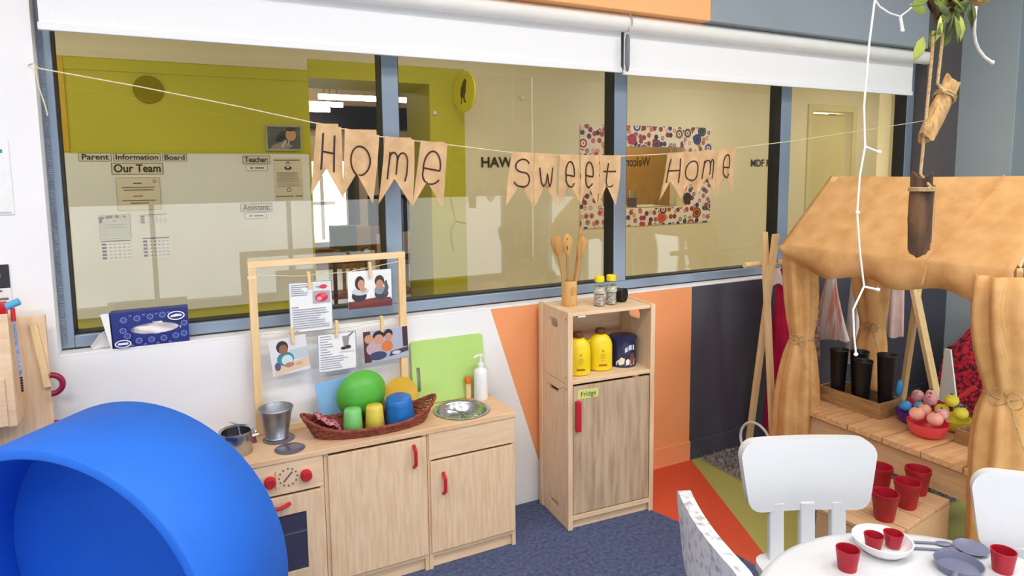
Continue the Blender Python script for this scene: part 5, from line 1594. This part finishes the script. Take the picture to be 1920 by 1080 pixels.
# low crate with red pots
lc = thing('low_crate', 'low wooden crate behind the white chair, carrying red pots', 'crate', (2.29, 1.40, 0.003), rz=radians(8))
for i in range(4):
    box_obj('slat', (-0.26+i*0.115, -0.085, 0.260), (-0.26+i*0.115+0.109, 0.17, 0.275), tan_ply, lc, 0.0015)
for x in (-0.25, 0.170):
    for y in (-0.074, 0.14):
        box_obj('corner_post', (x, y, 0.0), (x+0.02, y+0.02, 0.260), tan_ply, lc)
box_obj('side_board', (-0.26, -0.085, 0.10), (0.194, -0.076, 0.258), tan_ply, lc)
box_obj('side_board', (-0.26, -0.075, 0.10), (-0.251, 0.17, 0.258), tan_ply, lc)
for i, (x, y, lab) in enumerate(((2.150, 1.370, 'deep red pot at the front left on the low crate'), (2.300, 1.385, 'deep red pot in the middle of the low crate'), (2.436, 1.430, 'deep red pot at the right of the low crate'), (2.33, 1.510, 'deep red pot at the back of the low crate'))):
    e = thing('red_pot', lab, 'pot', (x, y, 0.278), group='red pots on the low crate')
    MB().lathe([(0, 0), (0.030, 0), (0.032, 0.004), (0.042, 0.080), (0.045, 0.083), (0.045, 0.098), (0.041, 0.098), (0.038, 0.080), (0.028, 0.006), (0, 0.006)], 26).build('pot_wall', red_dk, e, True, ang=50)
e = thing('white_wire_stand', 'small white open frame standing on the rug beside red pots', 'stand', (2.50, 1.72, 0.015))
fr_ = [(-0.06, 0.0, 0.0), (-0.06, 0.0, 0.14), (0.06, 0.0, 0.14), (0.06, 0.0, 0.0)]
MB().tube(fr_, 0.007, 8).build('frame_loop', white_pl, e, True)
MB().tube([(a, b+0.06, c_) for a, b, c_ in fr_], 0.007, 8).build('frame_loop', white_pl, e, True)
e = thing('white_hoop', 'thin white hoop leaning against the rack legs', 'hoop', (2.560, 2.325, 0.011))
MB().tube(ring_pts((0, 0, 0.109), 0.10, 36, 'yz'), 0.007, 8, True).build('ring', white_pl, e, True)

# ------------------------------------------------------------------ white table and chairs
TC = (1.48, 0.70)
tb = thing('round_table', 'round white plastic play table in the right foreground', 'table', (TC[0], TC[1], 0.001))
MB().lathe([(0, 0.448), (0.455, 0.448), (0.472, 0.456), (0.476, 0.468), (0.470, 0.478), (0.455, 0.481), (0, 0.481)], 72).build('tabletop', chair_m, tb, True, ang=60)
for a in range(4):
    t = radians(-20+90*a)
    MB().tube([(0.30*cos(t), 0.30*sin(t), 0.001), (0.30*cos(t), 0.30*sin(t), 0.25), (0.30*cos(t), 0.30*sin(t), 0.449)], [0.026, 0.032, 0.038], 14).build('leg', chair_m, tb, True)


def make_chair(label, loc, rz, backm=chair_m):
    e = thing('children_chair', label, 'chair', loc, rz, group='white children chairs')
    # backrest: rounded, wider at the top, gently curved
    def rows(z0, z1, w0, w1, r, n=5):
        return [(x*(w0+(w1-w0)*((z-z0)/(z1-z0))), z) for x, z in rrect(-1, z0, 1, z1, 1e-9)]
    outl = []
    for (cx, cz, a0) in ((0.146, 0.498, -90), (0.164, 0.622, 0), (-0.164, 0.622, 90), (-0.146, 0.498, 180)):
        for i in range(7):
            t = radians(a0+90*i/6)
            outl.append((cx+0.048*cos(t), cz+0.048*sin(t)))
    # grid of columns so the panel can bow
    N = 14
    def zlim(x):
        zs = []
        for (xa, za), (xb, zb) in zip(outl, outl[1:]+outl[:1]):
            if min(xa, xb)-1e-9 <= x <= max(xa, xb)+1e-9:
                if abs(xb-xa) < 1e-9:
                    zs += [za, zb]
                else:
                    zs.append(za+(zb-za)*(x-xa)/(xb-xa))
        return min(zs), max(zs)
    vs, fs = [], []
    xm = max(p[0] for p in outl)
    xs = [xm*sin(pi/2*(2*i/(2*N)-1)*1.0) for i in range(2*N+1)]
    for k, off in ((0, 0.0), (1, 0.034)):
        for x in xs:
            a, b = zlim(max(-xm+1e-6, min(xm-1e-6, x)))
            for z in (a, (2*a+b)/3, (a+2*b)/3, b):
                vs.append((x, 0.150+off-0.45*x*x+0.10*(z-0.45), z))
    nn = len(xs)
    for i in range(nn-1):
        for j in range(3):
            q = (i*4+j, (i+1)*4+j, (i+1)*4+j+1, i*4+j+1)
            fs.append(q)
            fs.append(tuple(v+nn*4 for v in q[::-1]))
        for j in (0, 3):
            fs.append((i*4+j, (i+1)*4+j, (i+1)*4+j+nn*4, i*4+j+nn*4))
    for i in (0, nn-1):
        for j in range(3):
            fs.append((i*4+j, i*4+j+1, i*4+j+1+nn*4, i*4+j+nn*4))
    MB().add(vs, fs).build('backrest', backm, e, True, bevel=0.008, seg=3, ang=50)
    for x in (-0.098, 0.0, 0.098):
        MB().bar((x, 0.145, 0.285), (x, 0.160, 0.475), 0.046, 0.026, (0, 1, 0)).build('back_slat', chair_m, e, bevel=0.005)
    MB().plate(rrect(-0.165, -0.120, 0.165, 0.175, 0.05), (), 0.268, 0.296, 'xy').build('seat', chair_m, e, bevel=0.006, seg=3)
    for sx in (-1, 1):
        for sy in (-1, 1):
            MB().tube([(sx*0.140, 0.026+sy*0.125, 0.006), (sx*0.130, 0.026+sy*0.112, 0.14), (sx*0.124, 0.026+sy*0.105, 0.270)], [0.018, 0.024, 0.028], 12).build('leg', chair_m, e, True)
    return e


make_chair('white children chair at the far side of the round table', (1.625, 1.185, 0.0), radians(-25))
make_chair('white children chair cut off by the right edge, beside the stall', (1.928, 0.717, 0.0), radians(-52))
make_chair('white children chair with scuffed back, left of the round table', (1.233, 1.035, 0.0), radians(68), scuff_m)

TZ = 0.4825
e = thing('serving_bowl', 'wide white bowl with red pieces on the round table', 'bowl', (1.630, 1.040, TZ))
MB().lathe([(0, 0), (0.045, 0), (0.066, 0.018), (0.074, 0.036), (0.070, 0.036), (0.062, 0.019), (0.044, 0.006), (0, 0.006)], 32).build('bowl_wall', white_pl, e, True, ang=60)
for i, (x, y, lab) in enumerate(((1.605, 1.048, 'red play cup lying at the left inside the white bowl'), (1.660, 1.030, 'red play cup lying at the right inside the white bowl'))):
    tag(MB().lathe([(0, 0), (0.018, 0), (0.025, 0.036), (0.022, 0.036), (0.016, 0.004), (0, 0.004)], 20).build('play_cup', red_dk, None, True, loc=(x, y, TZ+0.012)), lab, 'cup', 'red cups on the table')
for i, (x, y, lab) in enumerate(((1.475, 1.030, 'red play cup at the left of the white bowl'), (1.815, 0.842, 'red play cup at the right of the table near the chair'), (1.40, 0.90, 'red play cup near the middle of the table'))):
    tag(MB().lathe([(0, 0), (0.022, 0), (0.029, 0.055), (0.026, 0.055), (0.020, 0.004), (0, 0.004)], 22).build('play_cup', red_dk, None, True, loc=(x, y, TZ)), lab, 'cup', 'red cups on the table')
e = thing('toy_pan', 'shallow grey toy pan on the round table', 'pan', (1.720, 0.895, TZ))
gm = mat('slate_grey_plastic', (120, 124, 150), 0.4, noise=(9, (110, 114, 140)))
MB().lathe([(0, 0), (0.048, 0), (0.056, 0.022), (0.053, 0.022), (0.046, 0.005), (0, 0.005)], 28).build('pan_wall', gm, e, True)
MB().tube([(-0.05, -0.02, 0.018), (-0.12, -0.05, 0.024)], 0.007, 8).build('handle', gm, e, True)
for i, (x, y, a, lab) in enumerate(((1.765, 1.005, -0.6, 'grey play fork lying beyond the toy pan'), (1.748, 0.978, -0.6, 'grey play spoon lying beyond the toy pan'))):
    e = thing('play_cutlery', lab, 'cutlery', (x, y, TZ), rz=a)
    MB().tube([(-0.05, 0, 0.004), (0.03, 0, 0.004)], 0.0035, 6).build('stem', gm, e, True)
    MB().sphere((0.045, 0, 0.0045), 0.018, 12, 8, (1.2, 0.7, 0.24)).build('head', gm, e, True)
e = thing('play_saucer', 'small patterned saucer on the round table beside the fork', 'saucer', (1.840, 0.930, TZ))
MB().lathe([(0, 0), (0.026, 0), (0.042, 0.010), (0.040, 0.012), (0.025, 0.004), (0, 0.004)], 26).build('dish', gm, e, True)

# ------------------------------------------------------------------ blue foam tunnel
ax = radians(53.2)
tn = thing('foam_tunnel', 'large bright blue foam tunnel cylinder in the left foreground', 'tunnel', (-0.341, 1.795, 0.0), rz=ax)
R_, L_ = 0.44, 0.328
prof = [(R_-0.024, 0), (R_-0.004, 0), (R_, 0.004), (R_, L_-0.004), (R_-0.004, L_), (R_-0.024, L_), (R_-0.028, L_-0.004), (R_-0.028, 0.004), (R_-0.024, 0)]
MB().lathe(prof, 120, mx=Matrix.Translation((0, 0, R_)) @ Matrix.Rotation(pi/2, 4, 'Y')).build('foam_shell', foam_blue, tn, True, ang=50)
MB().lathe([(0, L_-0.03), (R_-0.028, L_-0.03), (R_-0.028, L_-0.006), (0, L_-0.006)], 80, mx=Matrix.Translation((0, 0, R_)) @ Matrix.Rotation(pi/2, 4, 'Y')).build('rear_panel', foam_blue, tn, True, ang=50)

# ------------------------------------------------------------------ toy shelf at the left edge
sh = thing('wooden_toy_shelf', 'pale wooden toy shelf against the white wall at left edge', 'shelf', (-1.15, 2.36, 0))
box_obj('back_board', (0, 0.10, 0), (0.748, 0.118, 1.075), birch_v, sh, 0.002)
MB().bar((0.718, 0.093, 1.05), (0.742, 0.093, 0.846), 0.020, 0.014, (0, 1, 0)).build('batten', pine, sh, bevel=0.002)
for a, b in (((0.0, -0.004, 0.765), (0.675, 0.010, 1.105)), ((0.660, 0.010, 0.765), (0.675, 0.10, 1.09)), ((0.0, 0.010, 0.765), (0.015, 0.10, 1.09)), ((0.015, 0.010, 0.765), (0.660, 0.10, 0.780)), ((0.015, 0.012, 1.02), (0.660, 0.10, 1.032))):
    box_obj('bin_board', a, b, birch, sh, 0.002)
box_obj('door_front', (0.02, -0.012, 0.770), (0.655, -0.004, 0.915), birch, sh, 0.002)
box_obj('side_panel', (0.0, 0.0, 0.0), (0.015, 0.10, 0.765), birch_v, sh)
box_obj('side_panel', (0.70, 0.0, 0.0), (0.715, 0.10, 0.40), birch_v, sh)
for z in (0.855, 0.70):
    MB().tube(ring_pts((0.752, 0.085, z), 0.030, 18, 'xz', a0=-1.6, a1=1.6, close=False), 0.009, 10).build('ring_handle', mat('plum_red_plastic', (150, 20, 60), 0.4, noise=(9, (138, 16, 52))), sh, True)
tag(MB().sphere((0, 0, 0.03), 0.03, 16, 10, (0.85, 0.85, 1)).build('toy_ball', mat('sunny_yellow_toy', (250, 214, 20), 0.4, noise=(9, (244, 206, 16))), None, True, loc=(-0.522, 2.399, 1.0325)), 'yellow toy ball in the bin of the toy shelf', 'ball')
tag(box_obj('toy_brick', (-0.57, 2.430, 1.033), (-0.492, 2.455, 1.13), red_pl, None, 0.003), 'red toy brick standing in the bin of the toy shelf', 'toy')
e = thing('bead_wand', 'blue capped bead wand standing against the shelf edge', 'toy', (-0.459, 2.375, 0.91))
MB().tube([(0, 0, 0.0), (-0.004, 0, 0.10), (-0.006, 0, 0.20)], 0.004, 8).build('stem', mat('pale_blue_stem', (170, 190, 220), 0.4, noise=(90, (90, 110, 160))), e, True)
MB().tube([(-0.020, 0, 0.215), (0.012, 0, 0.228)], 0.011, 12).build('cap', mat('aqua_cap', (90, 176, 214), 0.4, noise=(9, (82, 168, 206))), e, True)
MB().tube([(-0.006, 0, 0.17), (-0.006, 0, 0.208)], 0.006, 10).build('collar', red_pl, e, True)
for k in range(6):
    MB().sphere((0.0, 0, -0.008*k-0.004), 0.004, 8, 6).build('bead', black_pl, e, True)
e, p = card('black_poster', 'dark picture card pinned on the wall above the toy shelf', 'picture', -0.70, -0.494, 1.10, 1.235, 2.524, paper)
p.rect(0, 0.45, 1, 0.55, (40, 40, 44)).ell(0.7, 0.75, 0.2, 0.15, (120, 116, 112)).lines(0.2, 0.08, 0.36, 0.78, 4, (120, 120, 124), 0.05, 0.2).build(e)

# ------------------------------------------------------------------ hanging twig mobile and fairy light wires
mo = thing('twig_mobile', 'hanging mobile of two logs on twine under a leafy branch', 'mobile', (0, 1.10, 0))
MB().tube([(1.83, 0.0, 1.872), (1.828, 0, 1.80), (1.815, 0, 1.60), (1.806, 0, 1.49), (1.808, -0.03, 1.452)], 0.0042, 8).build('twine', twine_m, mo, True)
MB().tube([(1.876, 0, 1.92), (1.868, 0, 1.82), (1.860, 0, 1.735), (1.868, -0.02, 1.705)], 0.0042, 8).build('twine', twine_m, mo, True)
MB().tube([(1.93, 0, 1.95), (1.93, 0, 3.2)], 0.004, 8).build('hanging_cord', twine_m, mo, True)


def log(name, a, b, r, m, parent, seed, n=18):
    a, b = Vector(a), Vector(b)
    d = (b-a)
    q = d.normalized().to_track_quat('Z', 'Y').to_matrix().to_4x4()
    rr = random.Random(seed)
    vs, fs = [], []
    K = 9
    ph = [rr.uniform(0, 6) for _ in range(4)]
    for i in range(K+1):
        t = i/K
        for j in range(n):
            th = 2*pi*j/n
            k = 1+0.07*sin(2*th+ph[0]+t)+0.05*sin(5*th+ph[1]+3*t)+0.05*sin(7*t+ph[2])+rr.uniform(-0.02, 0.02)
            z = d.length*t
            if i in (0, K):
                z += 0.010*sin(2*th+ph[3])+rr.uniform(-0.003, 0.003)
            vs.append((r*k*cos(th), r*k*sin(th), z))
    for i in range(K):
        for j in range(n):
            fs.append((i*n+j, i*n+(j+1) % n, (i+1)*n+(j+1) % n, (i+1)*n+j))
    vs.append((0, 0, 0.004))
    vs.append((0, 0, d.length-0.004))
    for j in range(n):
        fs.append(((j+1) % n, j, len(vs)-2))
        fs.append((K*n+j, K*n+(j+1) % n, len(vs)-1))
    return MB().add(vs, fs, Matrix.Translation(a) @ q).build(name, m, parent, True, ang=60)


l1 = log('log', (1.812, -0.002, 1.272), (1.815, 0.0, 1.487), 0.026, bark, mo, 1)
MB().lathe([(0, -0.001), (0.019, -0.001), (0.020, 0.003), (0, 0.004)], 18, c=(1.812, -0.002, 1.269)).build('cut_end', log_w, l1)
MB().plate([(1.834, 1.30), (1.842, 1.36), (1.844, 1.44), (1.836, 1.46), (1.832, 1.36)], (), -0.024, -0.006, 'xz').build('bare_wood_strip', log_w, l1)
for dz in (0.0, 0.006):
    MB().tube(ring_pts((1.814, 0, 1.445+dz), 0.0295, 20), 0.0032, 6, True).build('twine_wrap', twine_m, l1, True)
l2 = log('log', (1.822, 0.0, 1.585), (1.925, 0.0, 1.745), 0.023, log_w, mo, 5)
for k in (0.0, 0.007):
    c_ = Vector((1.822, 0, 1.585)).lerp(Vector((1.925, 0, 1.745)), 0.70+k*6)
    q = (Vector((1.925, 0, 1.745))-Vector((1.822, 0, 1.585))).normalized().to_track_quat('Z', 'Y').to_matrix().to_4x4()
    MB().tube(ring_pts((0, 0, 0), 0.0262, 18), 0.003, 6, True, Matrix.Translation(c_) @ q).build('twine_wrap', twine_m, l2, True)
for i, pts in enumerate(([(1.80, 0, 1.96), (1.86, 0.01, 1.905), (1.93, 0.0, 1.95), (2.02, -0.01, 1.99), (2.10, 0, 2.04)], [(1.93, 0, 1.95), (1.90, 0.02, 2.01), (1.84, 0.03, 2.05)], [(1.86, 0.01, 1.905), (1.845, -0.02, 1.885)])):
    MB().tube(pts, [0.007]*len(pts), 8).build('branch', bark, mo, True)
rl_ = random.Random(11)
LF = [(1.828, 1.862, -2.0, 0.05, leaf_l), (1.818, 1.905, -1.7, 0.045, leaf_l), (1.83, 1.92, 2.2, 0.05, leaf_m), (1.845, 1.90, -2.4, 0.05, leaf_m), (1.86, 1.885, -1.4, 0.045, leaf_m), (1.875, 1.91, -1.2, 0.05, leaf_m), (1.89, 1.93, -1.9, 0.05, leaf_m), (1.905, 1.925, -1.1, 0.055, leaf_l), (1.91, 1.935, -1.6, 0.05, leaf_l), (1.93, 1.94, -0.9, 0.05, leaf_m), (1.84, 1.945, 2.6, 0.055, leaf_m), (1.80, 1.96, -2.7, 0.05, leaf_m), (1.86, 1.95, 1.8, 0.06, leaf_m), (1.89, 1.96, 2.3, 0.06, leaf_m), (1.92, 1.97, 1.2, 0.06, leaf_m), (1.82, 1.975, 2.9, 0.06, leaf_m), (1.95, 1.955, -1.3, 0.045, leaf_m), (1.85, 1.965, -0.4, 0.06, leaf_l), (1.88, 1.945, 3.0, 0.05, leaf_l), (1.90, 2.0, 0.4, 0.06, leaf_m), (1.84, 2.01, 2.0, 0.06, leaf_m)]
leaf_b = mat('brown_leaf', (120, 92, 50), 0.8, noise=(20, (80, 62, 36)))
for _ in range(26):
    LF.append((rl_.uniform(1.80, 1.95), rl_.uniform(1.915, 2.02), rl_.uniform(-3.1, 3.1), rl_.uniform(0.04, 0.06), rl_.choice([leaf_m, leaf_b, leaf_m, leaf_l])))
for x, z, a, ln, m_ in LF:
    y = rl_.uniform(-0.03, 0.03)
    tw = rl_.uniform(-0.6, 0.6)
    pts = [(0, 0, 0), (0.3, 0.17, 0.04), (0.65, 0.19, 0.05), (1, 0, -0.08), (0.65, -0.19, 0.05), (0.3, -0.17, 0.04), (0.33, 0, -0.05), (0.66, 0, -0.05)]
    mx = Matrix.Translation((x, y, z)) @ Matrix.Rotation(-a, 4, 'Y') @ Matrix.Rotation(pi/2+tw, 4, 'X') @ Matrix.Diagonal((ln*1.5, ln*1.5, ln*1.5, 1))
    lf = MB().add(pts, [(0, 1, 6), (1, 2, 7, 6), (2, 3, 7), (3, 4, 7), (4, 5, 6, 7), (5, 0, 6)], mx).build('leaf', m_, mo, True, ang=180)
    lf.modifiers.new('solid', 'SOLIDIFY').thickness = 0.0012
MB().lathe([(0, -0.012), (0.012, -0.013), (0.040, 0.004), (0.052, 0.018), (0.048, 0.022), (0.030, 0.014), (0, 0.008)], 28, c=(2.03, 0.0, 1.972), sy=0.8).build('wood_slice', log_w, mo, True, ang=60)
MB().tube([(2.03, 0, 1.985), (2.03, 0, 2.012)], 0.004, 6).build('slice_cord', twine_m, mo, True)

fw = thing('fairy_light_wire', 'white fairy light wire hanging in front of the stall roof', 'light string', (0, 1.15, 0))


def knobbly(pts, r, name, parent):
    P = []
    for i in range(len(pts)-1):
        for t in (0, 0.33, 0.66):
            P.append((pts[i][0]*(1-t)+pts[i+1][0]*t, 0.0, pts[i][1]*(1-t)+pts[i+1][1]*t))
    P.append((pts[-1][0], 0, pts[-1][1]))
    return MB().tube(P, r, 8).build(name, wire_m, parent, True)


knobbly([(1.655, 3.2), (1.652, 1.945), (1.638, 1.835), (1.633, 1.752), (1.628, 1.669), (1.640, 1.564), (1.624, 1.486), (1.620, 1.386), (1.638, 1.284), (1.663, 1.183), (1.622, 1.123), (1.630, 1.05), (1.642, 0.998)], 0.0026, 'wire', fw)
knobbly([(1.640, 1.564), (1.699, 1.550)], 0.003, 'bulb_stem', fw)
knobbly([(1.663, 1.183), (1.723, 1.169)], 0.003, 'bulb_stem', fw)
knobbly([(1.652, 1.945), (1.672, 1.930), (1.715, 1.917), (1.761, 1.913), (1.80, 1.935), (1.832, 1.964), (1.85, 2.05)], 0.0026, 'wire_loop', fw)
knobbly([(1.761, 1.913), (1.773, 1.880)], 0.0045, 'bulb_stem', fw)
for x, z in ((1.622, 1.388), (1.700, 1.550), (1.724, 1.169), (1.642, 0.995), (1.774, 1.878)):
    MB().sphere((x, 0, z), 0.006, 10, 6, (1.2, 0.9, 0.9)).build('bulb', wire_m, fw, True)
fw2 = thing('fairy_light_wire', 'short white wire end hanging below the wood slice', 'light string', (0, 1.15, 0))
knobbly([(2.112, 3.2), (2.112, 1.985), (2.109, 1.963), (2.110, 1.903), (2.120, 1.875), (2.137, 1.855), (2.170, 1.835), (2.212, 1.822)], 0.0042, 'wire', fw2)
MB().sphere((2.213, 0, 1.822), 0.0065, 10, 6).build('bulb', wire_m, fw2, True)
